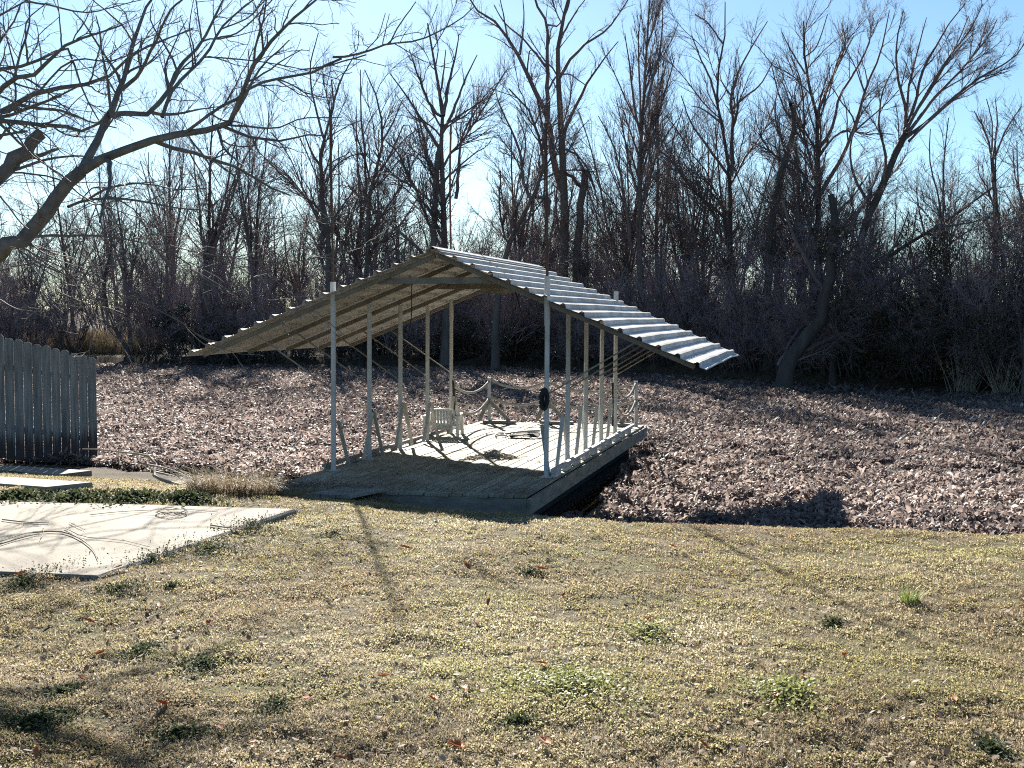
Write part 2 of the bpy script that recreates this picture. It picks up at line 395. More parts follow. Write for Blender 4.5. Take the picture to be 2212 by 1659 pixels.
for side in (-1, 1):
    prof, L_ = sheet_profile(side); drop = RZ - (LEZ if side < 0 else REZ)
    ca, sa = EAVE / L_, drop / L_
    ls = np.linspace(RL0, RL1, 13); V = []; n = len(prof)
    for th in (0.0, -.004):
        for li, l in enumerate(ls):
            for (s, h) in prof:
                s2 = s + (.006 * math.sin(l * 2.1 + s * .7) + .004 * math.sin(l * 5 + s)) * (s / L_)
                hh = h + th + .003 * math.sin(l * 1.9 + s * 1.7 + side) * (s / L_) - (.025 * (s / L_) ** 3 * (1 if side > 0 else .4)) * (.5 + .5 * math.sin(l * 1.27 + 1.0))
                a = side * (s2 * ca + hh * sa); z = RZ + .02 - s2 * sa + hh * ca
                l2 = l
                if li == 0: l2 = l + .03 * math.sin(s * 2.7)
                V.append(D(a, l2, z))
    V = np.array(V); nl = len(ls); Q = []
    off = nl * n
    for li in range(nl - 1):
        for k in range(n - 1):
            q = [li * n + k, li * n + k + 1, (li + 1) * n + k + 1, (li + 1) * n + k]
            Q.append(q); Q.append([off + q[3], off + q[2], off + q[1], off + q[0]])
    for k in range(n - 1):
        for li in (0, nl - 1): Q.append([li * n + k, li * n + k + 1, off + li * n + k + 1, off + li * n + k])
    for li in range(nl - 1):
        for k in (0, n - 1): Q.append([li * n + k, (li + 1) * n + k, off + (li + 1) * n + k, off + li * n + k])
    link('roof_sheet', mesh_np('roof_sheet', V - DLn, Q), M['sheet'], dock)
# ridge cap
mb = MB(); prev = None
V = [D(-.11, RL0 - .01, RZ + .02 - .043 + .03), D(0, RL0 - .01, RZ + .065), D(.11, RL0 - .01, RZ + .02 - .047 + .03), D(-.11, RL1 + .01, RZ + .02 - .043 + .03), D(0, RL1 + .01, RZ + .065), D(.11, RL1 + .01, RZ + .02 - .047 + .03)]
V += [v - np.array((0, 0, .006)) for v in V]
mb.add(V, [[0, 1, 4, 3], [1, 2, 5, 4], [6, 9, 10, 7], [7, 10, 11, 8], [0, 6, 7, 1], [1, 7, 8, 2], [3, 4, 10, 9], [4, 5, 11, 10], [0, 3, 9, 6], [2, 8, 11, 5]])
build_d(mb, 'ridge_cap', M['sheet'])
# rafters, ties
for l in frames:
    for side in (-1, 1):
        e = roofz(side * 3.05)
        build_d(MB().beam(D(side * .02, l, RZ - .040), D(side * 3.05, l, e - .040), .042, .055, ch=.004), 'rafter', M['rafter'])
for l, zz in ((.07, 2.31), (2.55, 2.30), (5.03, 2.29)):
    w = (RZ - zz - .02) / .40
    build_d(MB().beam(D(-w, l, zz), D(w, l, zz), .045, .075, ch=.005), 'collar_tie', M['rafter'])
# wires hanging from the ties
mb = MB(); mb.tube([D(-.35, .1, 2.26), D(-.36, .12, 1.9), D(-.38, .1, 1.72)], .006, 5); build_d(mb, 'hanging_wire', M['rope_dark'])
mb = MB(); mb.tube([D(.3, 2.6, 2.26), D(.36, 2.6, 2.1), D(.42, 2.6, 1.86)], .008, 5); build_d(mb, 'hanging_wire', M['rope_dark'])
# posts with foot braces and knee braces
for side in (-1, 1):
    for fi, l in enumerate(frames):
        a = side * 1.33; top = roofz(a) - .07
        lean = .012
        p = build_d(MB().beam(D(a, l, 0), D(a + lean, l, top), .056, .056, up=(0, 1, 0), ch=.008), 'post', M['white_metal'])
        build_d(MB().beam(D(a, l, .004), D(a, l, .014), .14, .14, up=UPA), 'foot_plate', M['white_metal'], p)
        for s in ((1,) if fi == 0 else (-1, 1)):
            h = (.60, .62, .66, .58, .6)[fi]
            build_d(MB().beam(D(a - side * .056, l + s * .03, h), D(a - side * .056, l + s * .36, .03), .028, .045, up=UPA, ch=.004), 'foot_brace', M['white_metal'] if side > 0 else M['pale_board'], p)
        # knee brace out to the rafter
        ao = side * 2.36
        build_d(MB().tube([D(a + side * .02, l + .055, .98), D(ao, l + .055, roofz(ao) - .06)], .0105, 6), 'knee_brace', M['wood_grey'])
# mooring poles through the corner sleeves
for a, l, zt, zs in ((-1.33, 0, 4.72 - ZD, 2.75 - ZD), (1.33, 0, 4.56 - ZD, 2.80 - ZD), (-1.33, 4.96, 5.36 - ZD, 2.72 - ZD), (1.33, 4.96, 0, 2.72 - ZD)):
    sl_ = MB().tube([D(a + .01, l, roofz(a) - .3), D(a + .01, l, zs)], .036, 10); o = build_d(sl_, 'pole_sleeve', M['white_metal'])
    if zt > 0:
        zz = np.linspace(.6, zt, 9); pts = [D(a + .010 + .012 * max(0, z - 2.4) * math.sin(z * 1.3), l, z) for z in zz]
        build_d(MB().tube(pts, .016, 8), 'mooring_pole', M['rust'])
# rope rail at the far end
RP = [(-1.27, 7.1, .80), (-.26, 7.2, .76), (1.36, 7.0, .78)]
for k, (a, l, h) in enumerate(RP):
    p = build_d(MB().beam(D(a, l, 0), D(a, l, h), .06, .06, up=(0, 1, 0), ch=.006), 'rope_post', M['white_metal'])
    build_d(MB().beam(D(a - .08, l - .09, .03), D(a + (.5 if k < 2 else -.3), l - .09, .03), .14, .05, ch=.006), 'base_plank', M['wood_grey'], p)
    build_d(MB().beam(D(a, l - .05, .42), D(a + (.38 if k < 2 else -.26), l - .05, .05), .05, .06), 'brace', M['wood_grey'], p)
    if k < 2: build_d(MB().beam(D(a, l - .05, .42), D(a - .16, l - .05, .05), .05, .06), 'brace', M['wood_grey'], p)
def swag(p, q, sag, n=14):
    t = np.linspace(0, 1, n)[:, None]; P = p * (1 - t) + q * t; P[:, 2] -= 4 * sag * (t * (1 - t))[:, 0]; return P
def rope(p, q, sag, r=.021):
    build_d(MB().tube(swag(np.array(p), np.array(q), sag), r, 7), 'rope', M['rope'], smooth=True)
for z, s in ((.76, .17), (.46, .17)):
    rope(D(-1.27, 7.1, z + .02), D(-.26, 7.2, z - .02), s * .8); rope(D(-.26, 7.2, z - .02), D(1.36, 7.0, z), s)
    rope(D(-1.30, 5.0, z + .02), D(-1.27, 7.1, z - .02), .16 + (.05 if z < .5 else 0)); rope(D(1.33, 5.0, z + .05), D(1.36, 7.0, z), .22)
for a, l in ((-1.29, 5.0), (1.29, 5.0)):
    build_d(MB().tube([D(a, l - .05, .86), D(a + .02, l - .05, .5), D(a + .01, l - .06, .18)], .02, 6), 'rope_tail', M['rope_dark'])

# black rope coil hung on the post nearest the toe rail
def coil(name, c, r, turns, thick, m, label, cat, axis):
    t = np.linspace(0, turns * 2 * math.pi, turns * 14); rg = np.random.default_rng(3)
    ax = nrm(np.array(axis, float)); b1 = np.array((0, 0, 1.)); b2 = np.cross(ax, b1)
    P = np.array([c + (b1 * math.cos(x) * 1.9 + b2 * math.sin(x) * .75) * r * (.35 + .65 * abs(math.sin(x * .23))) + ax * .02 * math.sin(x * .5) for x in t])
    o = MB().tube(P, thick, 6).build(name, m, None, True, loc=c); o.location = c
    return tag(o, label, cat)
coil('rope_coil', D(1.345, -.17, .93), .065, 9, .015, M['rope_dark'], 'black coil of rope hung at waist height on a white dock post', 'rope', (UL[0], UL[1], 0))

# ------------------------------------------------------------------ things on the dock
def plastic_chair():
    c = pz(957, 941, ZD)
    r = thing('plastic_chair', 'low white plastic armchair with slatted back standing on the dock beside the posts', 'chair', (c[0], c[1], ZD), rz=rad(-6)); r.scale = (1.03,) * 3
    # local: camera sees the back; seat runs to +y
    mb = MB(); n = 7
    def bk(x, z): return np.array((x, -.16 - .10 * (z - .18) + .05 * (1 - (x / .17) ** 2) * -1 + .05, z))
    for k in range(n):
        x0 = -.165 + k * .33 / n + .0025; x1 = -.165 + (k + 1) * .33 / n - .0025
        pts = [bk(x0, .10), bk(x1, .10), bk(x1, .40), bk(x0, .40)]
        mb.hexa(pts + [p + np.array((0, .014, 0)) for p in pts][0:4])
    xs = np.linspace(-.19, .19, 9)
    top = [bk(x, .40 + .012 * (1 - (x / .19) ** 2)) for x in xs]
    mb.tube(top, .017, 8); mb.tube([bk(x, .19) for x in xs], .015, 8)
    for s in (-1, 1): mb.tube([bk(s * .185, .17), bk(s * .19, .3), bk(s * .185, .405)], .016, 8)
    mb.build('backrest', M['plastic'], r, True)
    mb = MB(); mb.beam((0, -.17, .18), (0, .25, .20), .40, .02, ch=.006); mb.build('seat', M['plastic'], r)
    for s in (-1, 1):
        mb = MB(); mb.beam((s * .245, -.20, .31), (s * .245, .26, .325), .06, .018, ch=.005); mb.tube([(s * .2, -.17, .30), (s * .245, -.2, .31)], .013, 6); mb.build('armrest', M['plastic'], r)
        for y0, y1 in ((-.19, -.24), (.24, .27)):
            mb = MB(); mb.beam((s * .245, y0, .31), (s * .265, y1, 0), .045, .03, up=(0, 1, 0), ch=.005); mb.build('leg', M['plastic'], r)
plastic_chair()
def folded_chair():
    c = pz(1118, 945, ZD)
    r = thing('folding_chair', 'collapsed metal folding chair with dark fabric lying flat on the sunlit deck boards', 'folding chair', (c[0], c[1], ZD), rz=rad(-12))
    mb = MB()
    for k, (x0, y0, z0, x1, y1, z1) in enumerate(((-.36, .30, .03, .16, .20, .06), (-.34, .18, .05, .34, .06, .10), (-.35, .02, .04, .36, -.02, .12), (-.30, -.18, .03, -.2, .02, .03), (-.1, .36, .05, .3, .26, .05))):
        mb.tube([(x0, y0, z0), ((x0 + x1) / 2, (y0 + y1) / 2, (z0 + z1) / 2 + .01), (x1, y1, z1)], .012, 7)
    mb.tube([(-.30, -.18, .02), (-.36, -.02, .03), (-.35, .02, .04)], .012, 7); mb.tube([(-.12, -.14, .02), (-.2, -.04, .05), (-.1, .0, .06)], .01, 7)
    mb.build('frame', M['alu'], r, True)
    mb = MB(); xs = np.linspace(-.10, .36, 7); V = []
    for z in (0, .012):
        for x in xs:
            for y in (-.17, -.05, .06): V.append((x, y, .035 + z + .03 * math.sin(x * 9) * .6 + .02 * math.sin(y * 20 + x * 7)))
    Q = []
    for k in range(6):
        for j in range(2):
            q = [k * 3 + j, (k + 1) * 3 + j, (k + 1) * 3 + j + 1, k * 3 + j + 1]; Q += [[x + 21 for x in q], q[::-1]]
    mb.add(V, Q); mb.build('fabric_seat', M['fabric'], r, True)
folded_chair()
def twig_pile():
    c = pz(1068, 988, ZD); rg = np.random.default_rng(8)
    r = thing('twig_pile', 'small heap of dry twigs and leaves around a grey stone on the deck', 'twig pile', (c[0], c[1], ZD))
    mb = MB()
    for k in range(190):
        a = rg.uniform(0, 6.28); rr = abs(rg.normal(0, .15)); L_ = rg.uniform(.08, .28); th = rg.uniform(0, 6.28); z = max(.008, .09 * math.exp(-(rr / .12) ** 2) * rg.uniform(.1, 1))
        p = np.array((rr * math.cos(a) * 1.3, rr * math.sin(a), z)); d = np.array((math.cos(th), math.sin(th), rg.uniform(-.1, .25))) * L_ / 2
        q0 = p - d; q1 = p + d; q0[2] = max(q0[2], .006); q1[2] = max(q1[2], .006)
        mb.tube([q0, p + rg.normal(0, .01, 3) * np.array((1, 1, .3)), q1], rg.uniform(.003, .007), 5)
    mb.build('twigs', M['stick'], r)
    mb = MB(); P = []
    for i in range(9):
        t = i / 8 * math.pi; P.append((0, 0, .07 - .07 * math.cos(t)))
    R = [.002] + [.075 * math.sin(i / 8 * math.pi) * rg.uniform(.85, 1.1) for i in range(1, 8)] + [.002]
    mb.tube(np.array(P) * np.array((1, 1, .8)), np.array(R), 9); mb.build('stone', M['stone'], r, True)
twig_pile()

# gang plank from the bank to the dock
ga, gb = D(-.35, L0 - .02, .012), D(-.42, L0 - .85, 0); gb[2] = gz(gb[0], gb[1]) + .05
gp = MB()
for k in (-1, 0, 1): gp.beam(ga + np.array((UA[0], UA[1], 0)) * k * .17, gb + np.array((UA[0], UA[1], 0)) * k * .17, .155, .035, ch=.004)
o = gp.build('gangplank', M['fascia'], None, loc=ga); o.location = ga; tag(o, 'short plank ramp laid from the shaded grass bank up to the dock', 'ramp')

# ------------------------------------------------------------------ fence
FR = np.array((-6.66, 20.0)); FL = np.array((-8.9, 19.3)); flen = np.linalg.norm(FL - FR); fd = (FL - FR) / flen; fnorm = np.array((-fd[1], fd[0]))
if fnorm[1] > 0: fnorm = -fnorm
fence = thing('picket_fence', 'grey dog eared board fence running down the bank into the pond', 'fence', (FR[0], FR[1], -.1))
FO = np.array((FR[0], FR[1], -.1)); mb = MB(); s = 0.0; rg = np.random.default_rng(2)
k = 0
while s < flen:
    w = .137 + rg.uniform(-.004, .004); x0 = FR + fd * (s + .002); x1 = FR + fd * (s + w - .002)
    zb = -.12 + s * .17; zt = 1.68 + s * .25 + .006 * k % .02 + rg.uniform(-.012, .012); c = .035
    tk = fnorm * .017; off = fnorm * rg.uniform(0, .016)
    prof = [(x0, zb), (x1, zb), (x1, zt - c), (x1 + (x0 - x1) * .25, zt), (x0 + (x1 - x0) * .25, zt), (x0, zt - c)]
    V = [(p[0] + off[0], p[1] + off[1], z) for p, z in prof] + [(p[0] + tk[0] + off[0], p[1] + tk[1] + off[1], z) for p, z in prof]
    Q = [[0, 1, 2, 5], [2, 3, 4, 5], [6, 11, 8, 7], [8, 11, 10, 9]] + [[j, 6 + j, 6 + (j + 1) % 6, (j + 1) % 6] for j in range(6)]
    mb.add(V, Q); s += w; k += 1
def fence_mat():
    m, N, L, b = nodes('weathered_fence'); b.inputs['Roughness'].default_value = .9
    tc = N.new('ShaderNodeTexCoord'); mp = N.new('ShaderNodeMapping'); mp.inputs['Scale'].default_value = (9, 9, .7); L.new(tc.outputs['Object'], mp.inputs[0])
    n = N.new('ShaderNodeTexNoise'); n.inputs['Scale'].default_value = 3; n.inputs['Detail'].default_value = 8; L.new(mp.outputs[0], n.inputs['Vector'])
    g = N.new('ShaderNodeNewGeometry')
    r = N.new('ShaderNodeValToRGB'); e = r.color_ramp.elements; e[0].position = .28; e[0].color = (.12, .13, .13, 1); e[1].position = .72; e[1].color = (.27, .285, .285, 1); L.new(n.outputs['Fac'], r.inputs[0])
    r2 = N.new('ShaderNodeValToRGB'); e = r2.color_ramp.elements; e[0].color = (.72, .72, .74, 1); e[1].color = (1, 1, 1, 1); L.new(g.outputs['Random Per Island'], r2.inputs[0])
    x = N.new('ShaderNodeMixRGB'); x.blend_type = 'MULTIPLY'; x.inputs[0].default_value = 1; L.new(r.outputs[0], x.inputs[1]); L.new(r2.outputs[0], x.inputs[2])
    # damp stain with its own ragged edge along the foot of the boards
    sx = N.new('ShaderNodeSeparateXYZ'); L.new(tc.outputs['Object'], sx.inputs[0])
    ad = N.new('ShaderNodeMath'); ad.operation = 'MULTIPLY_ADD'; ad.inputs[1].default_value = .55; L.new(n.outputs['Fac'], ad.inputs[0]); L.new(sx.outputs['Z'], ad.inputs[2])
    r3 = N.new('ShaderNodeValToRGB'); e = r3.color_ramp.elements; e[0].position = .72; e[0].color = (.36, .30, .31, 1); e[1].position = .95; e[1].color = (1, 1, 1, 1); L.new(ad.outputs[0], r3.inputs[0])
    x2 = N.new('ShaderNodeMixRGB'); x2.blend_type = 'MULTIPLY'; x2.inputs[0].default_value = 1; L.new(x.outputs[0], x2.inputs[1]); L.new(r3.outputs[0], x2.inputs[2])
    L.new(x2.outputs[0], b.inputs['Base Color'])
    bp = N.new('ShaderNodeBump'); bp.inputs['Strength'].default_value = .4; bp.inputs['Distance'].default_value = .01; L.new(n.outputs['Fac'], bp.inputs['Height']); L.new(bp.outputs[0], b.inputs['Normal'])
    return m
M['fence'] = fence_mat()
mb.build('picket_panel', M['fence'], fence, loc=FO)
for h0 in (.35, 1.3):
    a = FR - fnorm * .03; c = FL - fnorm * .03
    MB().beam((a[0], a[1], h0), (c[0], c[1], h0 + .19 * flen), .04, .09).build('rail', M['fence'], fence, loc=FO)
for s in (.06, 2.3):
    p = FR + fd * s - fnorm * .09; MB().beam((p[0], p[1], -.5), (p[0], p[1], 1.5 + s * .2), .09, .09, up=(0, 1, 0)).build('fence_post', M['fence'], fence, loc=FO)

# ------------------------------------------------------------------ concrete
def slab(name, pts, z, th, label, cat, m, kind=None, slope=0.0):
    pts = np.array(pts, float); c = pts.mean(0); n = len(pts); rg = np.random.default_rng(7)
    # subdivide the outline and soften the edge
    out = []
    for k in range(n):
        a, b_ = pts[k], pts[(k + 1) % n]; q = max(2, int(np.linalg.norm(b_ - a) / .25))
        for j in range(q):
            out.append(a + (b_ - a) * j / q + rg.normal(0, .006, 2))
    out = np.array(out); inn = out + (c - out) / np.linalg.norm(out - c, axis=1, keepdims=True) * .02; n = len(out)
    f = lambda P, dz: np.column_stack([P, z + dz + slope * (P[:, 1] - c[1])])
    V = np.concatenate([f(out, -th), f(out, -.015), f(inn, 0), f(c[None], 0)])
    Q = []; T = []
    for k in range(n):
        k2 = (k + 1) % n; Q += [[k, k2, n + k2, n + k], [n + k, n + k2, 2 * n + k2, 2 * n + k]]; T.append([2 * n + k, 2 * n + k2, 3 * n])
    me = mesh_np(name, V, Q, T); o = link(name, me, m)
    return tag(o, label, cat, kind=kind)
slab('concrete_pad', [PA, PB, PB + PLF * 5.5, PA + PLF * 5.5][::-1], PADZ, .14, 'pale concrete pad set in the lawn with limb shadows across it', None, M['concrete'], 'structure')
for (u0, v0, u1, v1, w, lab) in ((-60, 1011, 165, 1029, .5, 'pale concrete kerb slab directly below the grey board fence'), (-60, 1040, 150, 1060, .45, 'pale concrete kerb slab between the dark weeds and the fence slab')):
    p = ghit(u0, v0); q = ghit(u1, v1); d = nrm(q - p); e = np.array((-d[1], d[0], 0)); z = (p[2] + q[2]) / 2 + .10
    o = MB().beam((p[0], p[1], p[2] - .01), (q[0], q[1], q[2] + .01), w, .09, ch=.015).build('concrete_kerb', M['concrete'], None, loc=p); o.location = p
    tag(o, lab, 'kerb', 'concrete kerb slabs below the fence')

# ------------------------------------------------------------------ trees
def resample(pts, k):
    pts = np.asarray(pts, float); s = np.r_[0, np.cumsum(np.linalg.norm(np.diff(pts, axis=0), axis=1))]
    t = np.linspace(0, s[-1], k); return np.column_stack([np.interp(t, s, pts[:, j]) for j in range(pts.shape[1])])

def smooth_path(pts, k):
    """Catmull-Rom through the points"""
    P = np.asarray(pts, float)
    if len(P) < 3: return resample(P, k)
    P2 = np.vstack([2 * P[0] - P[1], P, 2 * P[-1] - P[-2]]); out = []
    for i in range(1, len(P2) - 2):
        p0, p1, p2, p3 = P2[i - 1], P2[i], P2[i + 1], P2[i + 2]
        for t in np.linspace(0, 1, 7)[:-1]:
            out.append(.5 * (2 * p1 + (p2 - p0) * t + (2 * p0 - 5 * p1 + 4 * p2 - p3) * t * t + (3 * p1 - p0 - 3 * p2 + p3) * t ** 3))
    out.append(P2[-2]); return resample(np.array(out), k)

def grow(P, R, rg, per, frac, ang, up=.0, k=5, t0=.15, wig=.12, rmin=.004, rf=.6, lmin=0.0, lmax=99, tipbias=1.0, curl=0.0):
    N, K, _ = P.shape
    seg = np.linalg.norm(np.diff(P, axis=1), axis=2).sum(1)
    n = rg.poisson(np.maximum(per * np.clip(seg / np.mean(seg), .15, 2.2), .7) if np.isscalar(per) else per)
    idx = np.repeat(np.arange(N), n)
    if len(idx) == 0: return np.zeros((0, k, 3)), np.zeros((0, k))
    m = len(idx); t = t0 + (1 - t0) * rg.uniform(0, 1, m) ** tipbias
    fi = t * (K - 1); i0 = np.minimum(fi.astype(int), K - 2); w = (fi - i0)[:, None]
    pos = P[idx, i0] * (1 - w) + P[idx, i0 + 1] * w
    r = R[idx, i0] * (1 - w[:, 0]) + R[idx, i0 + 1] * w[:, 0]
    T = nrm(P[idx, i0 + 1] - P[idx, i0]); rv = rg.normal(size=(m, 3)); pe = nrm(rv - (rv * T).sum(1, keepdims=True) * T)
    th = np.radians(ang) * rg.uniform(.65, 1.35, m)[:, None]
    d = np.cos(th) * T + np.sin(th) * pe; d[:, 2] += up; d = nrm(d)
    Lc = np.clip(seg[idx] * frac * (1 - .55 * t) * rg.uniform(.55, 1.35, m), lmin, lmax)
    r0 = np.minimum(r * rf, np.maximum(Lc * .018, rmin)); r0 = np.maximum(r0, rmin)
    out = np.empty((m, k, 3)); out[:, 0] = pos; st = (Lc / (k - 1))[:, None]
    for j in range(1, k):
        out[:, j] = out[:, j - 1] + d * st
        d = d + rg.normal(size=(m, 3)) * wig; d[:, 2] += up * .25 + curl; d = nrm(d)
    Rr = r0[:, None] * np.linspace(1, .35, k)[None]; Rr = np.maximum(Rr, rmin * .7)
    return out, Rr

def cat_tubes(parts):
    V = []; Q = []; n = 0
    for (P, R, sides) in parts:
        if len(P) == 0: continue
        v, q = tubes(P, R, sides); V.append(v); Q.append(q + n); n += len(v)
    return np.concatenate(V), np.concatenate(Q)

def make_tree(name, mains, rg, spec, base, bark, twig, label, cat, group=None, ntrunk=1):
    """mains: list of (points (world), r0, r1); first NTRUNK of them make the trunk mesh, the rest and all that grows go to the crown"""
    base = np.asarray(base, float); K = 12
    P = np.stack([smooth_path(p, K) for p, _, _ in mains]) - base
    R = np.stack([np.linspace(a, b, K) for _, a, b in mains])
    P[:, 1:-1] += rg.normal(size=P[:, 1:-1].shape) * (R[:, 1:-1, None] * .25)
    R[0] *= 1 + .5 * np.exp(-np.linspace(0, 1, K) * 14)
    lens = np.linalg.norm(np.diff(P, axis=1), axis=2).sum(1)
    root = thing(name, label, cat, base, group)
    v, q = cat_tubes([(P[:ntrunk], R[:ntrunk], 8)])
    link('trunk', mesh_np('trunk', v, q, smooth=True), bark, root)
    parts = [(P[ntrunk:], R[ntrunk:], 6)] if len(P) > ntrunk else []
    A, Ar = P, R; first = True
    for s in spec:
        s = dict(s); per = s.pop('per'); sides = s.pop('sides', 3)
        if first: per = np.maximum(per * lens, .8); first = False
        A, Ar = grow(A, Ar, rg, per, rg=None, **s) if False else grow(A, Ar, rg, per, **s)
        parts.append((A, Ar, sides))
    v, q = cat_tubes(parts)
    link('crown', mesh_np('crown', v, q, smooth=True), twig, root)
    return root

def copy_thing(root, loc, rz, sc, label=None, group=None):
    r = root.copy(); COL.objects.link(r); r.location = loc; r.rotation_euler = (rz[0], rz[1], rz[2]) if isinstance(rz, tuple) else (0, 0, rz); r.scale = (sc, sc, sc) if np.isscalar(sc) else sc
    if label: r['label'] = label
    if group: r['group'] = group
    for ch in list(root.children):
        c = ch.copy(); COL.objects.link(c); c.parent = r
    return r

SPEC_TALL = [dict(per=1.0, frac=.42, ang=40, up=.12, k=8, t0=.22, rf=.55, lmax=6, sides=4, wig=.15),
             dict(per=10, frac=.46, ang=32, up=.14, k=5, t0=.12, wig=.14, rmin=.006),
             dict(per=6, frac=.6, ang=32, up=.1, k=4, t0=.08, wig=.15, rmin=.0045, lmin=.3)]
def hero(name, paths, d, label, spec=SPEC_TALL, seed=1, ntrunk=1, bark='bark', twig='twig', conv=None, cat='tree', group=None, spread=1.6):
    """paths: list of (list of pixels, width0 px, width1 px); the first starts at the ground"""
    rg = np.random.default_rng(seed); mains = []
    for i, (pp, w0, w1) in enumerate(paths):
        if conv: pp = [conv(*p) for p in pp]
        n = len(pp); o0 = 0.0 if i == 0 else rg.normal(0, .25); o1 = rg.uniform(-spread, spread) * (0.25 if i < ntrunk else 1)
        pts = [px(u, v, d + o0 + (o1 - o0) * j / max(1, n - 1)) for j, (u, v) in enumerate(pp)]
        mains.append([pts, w0 / 2 * d / FPX, w1 / 2 * d / FPX])
    b = mains[0][0][0].copy(); b[2] = gz(b[0], b[1]) - .1
    for i in range(ntrunk):
        p0 = mains[i][0][0]
        if i == 0: mains[i][0].insert(0, b) if p0[2] > b[2] + .3 else mains[i][0].__setitem__(0, b)
    return make_tree(name, mains, rg, spec, b, M[bark], M[twig], label, cat, group, ntrunk)
c2 = lambda x, y: (648 + .358 * x, .358 * y)
c3 = lambda x, y: (1368 + .3815 * x, .3815 * y)
c1 = lambda x, y: (x / 3.0, y / 3.0)
c6 = lambda x, y: (.293 * x, 504 + .293 * y)

hero('cottonwood_tree', [
    ([(1600, 2150), (1595, 1650), (1590, 1200), (1575, 1050), (1585, 850), (1570, 600), (1565, 450), (1560, 250), (1600, 60), (1650, -120)], 26, 5),
    ([(1580, 1150), (1540, 980), (1510, 800), (1480, 680), (1370, 450), (1250, 220), (1150, 110), (1030, 40), (1010, -30)], 17, 3),
    ([(1505, 780), (1500, 690), (1495, 530), (1490, 400), (1492, 150), (1430, 30), (1380, -120)], 12, 4),
    ([(1590, 850), (1620, 740), (1720, 530), (1830, 360), (1920, 250)], 10, 2),
    ([(1565, 470), (1640, 350), (1740, 250), (1850, 180), (1960, 30), (2010, -60)], 8, 2),
    ([(1500, 540), (1550, 460), (1630, 450), (1690, 490), (1730, 520)], 5, 2),
    ([(1480, 400), (1420, 320), (1340, 230), (1230, 130), (1170, 30)], 6, 2),
    ([(1370, 470), (1385, 310), (1430, 320)], 4, 2), ([(1330, 330), (1350, 130), (1345, -20)], 5, 2), ([(1250, 220), (1230, 100), (1200, -40)], 4, 2),
    ([(1565, 250), (1640, 110), (1740, -30)], 5, 2), ([(1490, 150), (1560, 150), (1620, 40), (1640, -80)], 4, 2),
    ([(1600, 900), (1690, 950), (1760, 1080), (1800, 1250)], 5, 2)], 54, 'tallest bare cottonwood, thick pale trunk forking high behind the roof ridge pole', conv=c2, seed=11,
    spec=[dict(per=.75, frac=.28, ang=42, up=.15, k=6, t0=.3, rf=.5, lmax=3.2, sides=4, wig=.16), dict(per=7, frac=.45, ang=40, up=.1, k=5, t0=.15, wig=.18, rmin=.006), dict(per=4.5, frac=.5, ang=40, up=.06, k=4, t0=.1, wig=.2, rmin=.0045, lmin=.2)])
hero('broken_snag', [([(1670, 2150), (1670, 1650), (1690, 1300), (1710, 1150), (1722, 1025)], 20, 15), ([(1705, 1140), (1650, 1080), (1600, 1038)], 9, 6), ([(1722, 1040), (1690, 980), (1650, 900), (1605, 845)], 6, 2),
    ([(1725, 1040), (1760, 1090), (1790, 1200), (1800, 1290)], 6, 2), ([(1715, 1030), (1745, 1022)], 5, 4)], 53.5, 'broken topped dead trunk standing just beside the tallest cottonwood', conv=c2, seed=12, spec=[dict(per=.25, frac=.3, ang=50, k=5, sides=3, lmax=1.6), dict(per=4, frac=.5, ang=40, k=4)], cat='dead tree', spread=.4)
hero('leaning_tree', [([(1180, 2000), (1230, 1560), (1380, 1230), (1450, 1090), (1475, 960), (1450, 850), (1400, 700), (1340, 610), (1260, 535)], 18, 3),
    ([(1400, 1220), (1350, 1100), (1320, 900), (1200, 620), (1180, 540)], 8, 2), ([(1470, 900), (1470, 800), (1430, 600), (1400, 480)], 6, 2), ([(1420, 1190), (1500, 1200), (1500, 1300)], 9, 7), ([(1330, 1080), (1360, 850), (1310, 700)], 5, 2)], 52, 'crooked tree leaning across beside the cottonwood with a bent stub', conv=c2, seed=13)
hero('twin_trunk_tree', [([(880, 2050), (870, 1500), (865, 1100), (850, 960), (850, 850), (865, 650), (845, 570), (820, 450), (790, 250), (770, 140)], 20, 3),
    ([(800, 1500), (820, 1100), (835, 960), (850, 880)], 14, 12), ([(865, 700), (900, 500), (940, 330), (960, 200)], 9, 2), ([(850, 900), (780, 800), (650, 590), (540, 440)], 9, 2),
    ([(860, 800), (930, 660), (1000, 470), (1070, 330)], 8, 2), ([(850, 700), (790, 640), (700, 420), (660, 300)], 7, 2), ([(870, 760), (960, 700), (1080, 620), (1180, 560)], 6, 2),
    ([(845, 570), (860, 480), (880, 300)], 5, 2), ([(940, 1200), (960, 1000), (980, 820), (1070, 650), (1140, 590)], 9, 2)], 55, 'vase shaped bare tree with a doubled trunk rising behind the roof peak', conv=c2, seed=14, ntrunk=2)
hero('slender_tree', [([(180, 2050), (170, 1500), (120, 1000), (150, 850), (190, 680), (215, 570), (190, 480)], 17, 3), ([(130, 1010), (60, 900), (20, 780)], 6, 2), ([(190, 680), (240, 500), (330, 330)], 6, 2), ([(150, 850), (90, 640), (60, 420), (110, 200)], 6, 2)], 57, 'slender bowed tree standing behind the dark pole above the roof', conv=c2, seed=15)
hero('slender_tree', [([(400, 2050), (410, 1400), (430, 1150), (500, 850), (480, 640), (440, 530), (390, 420)], 15, 2), ([(400, 1250), (390, 950), (370, 700), (365, 420)], 7, 2), ([(500, 850), (560, 740), (620, 600)], 5, 2), ([(430, 1150), (560, 900), (640, 740), (700, 860)], 5, 2)], 58, 'slender tree arching to a thin forked top between two straight poles', conv=c2, seed=16)
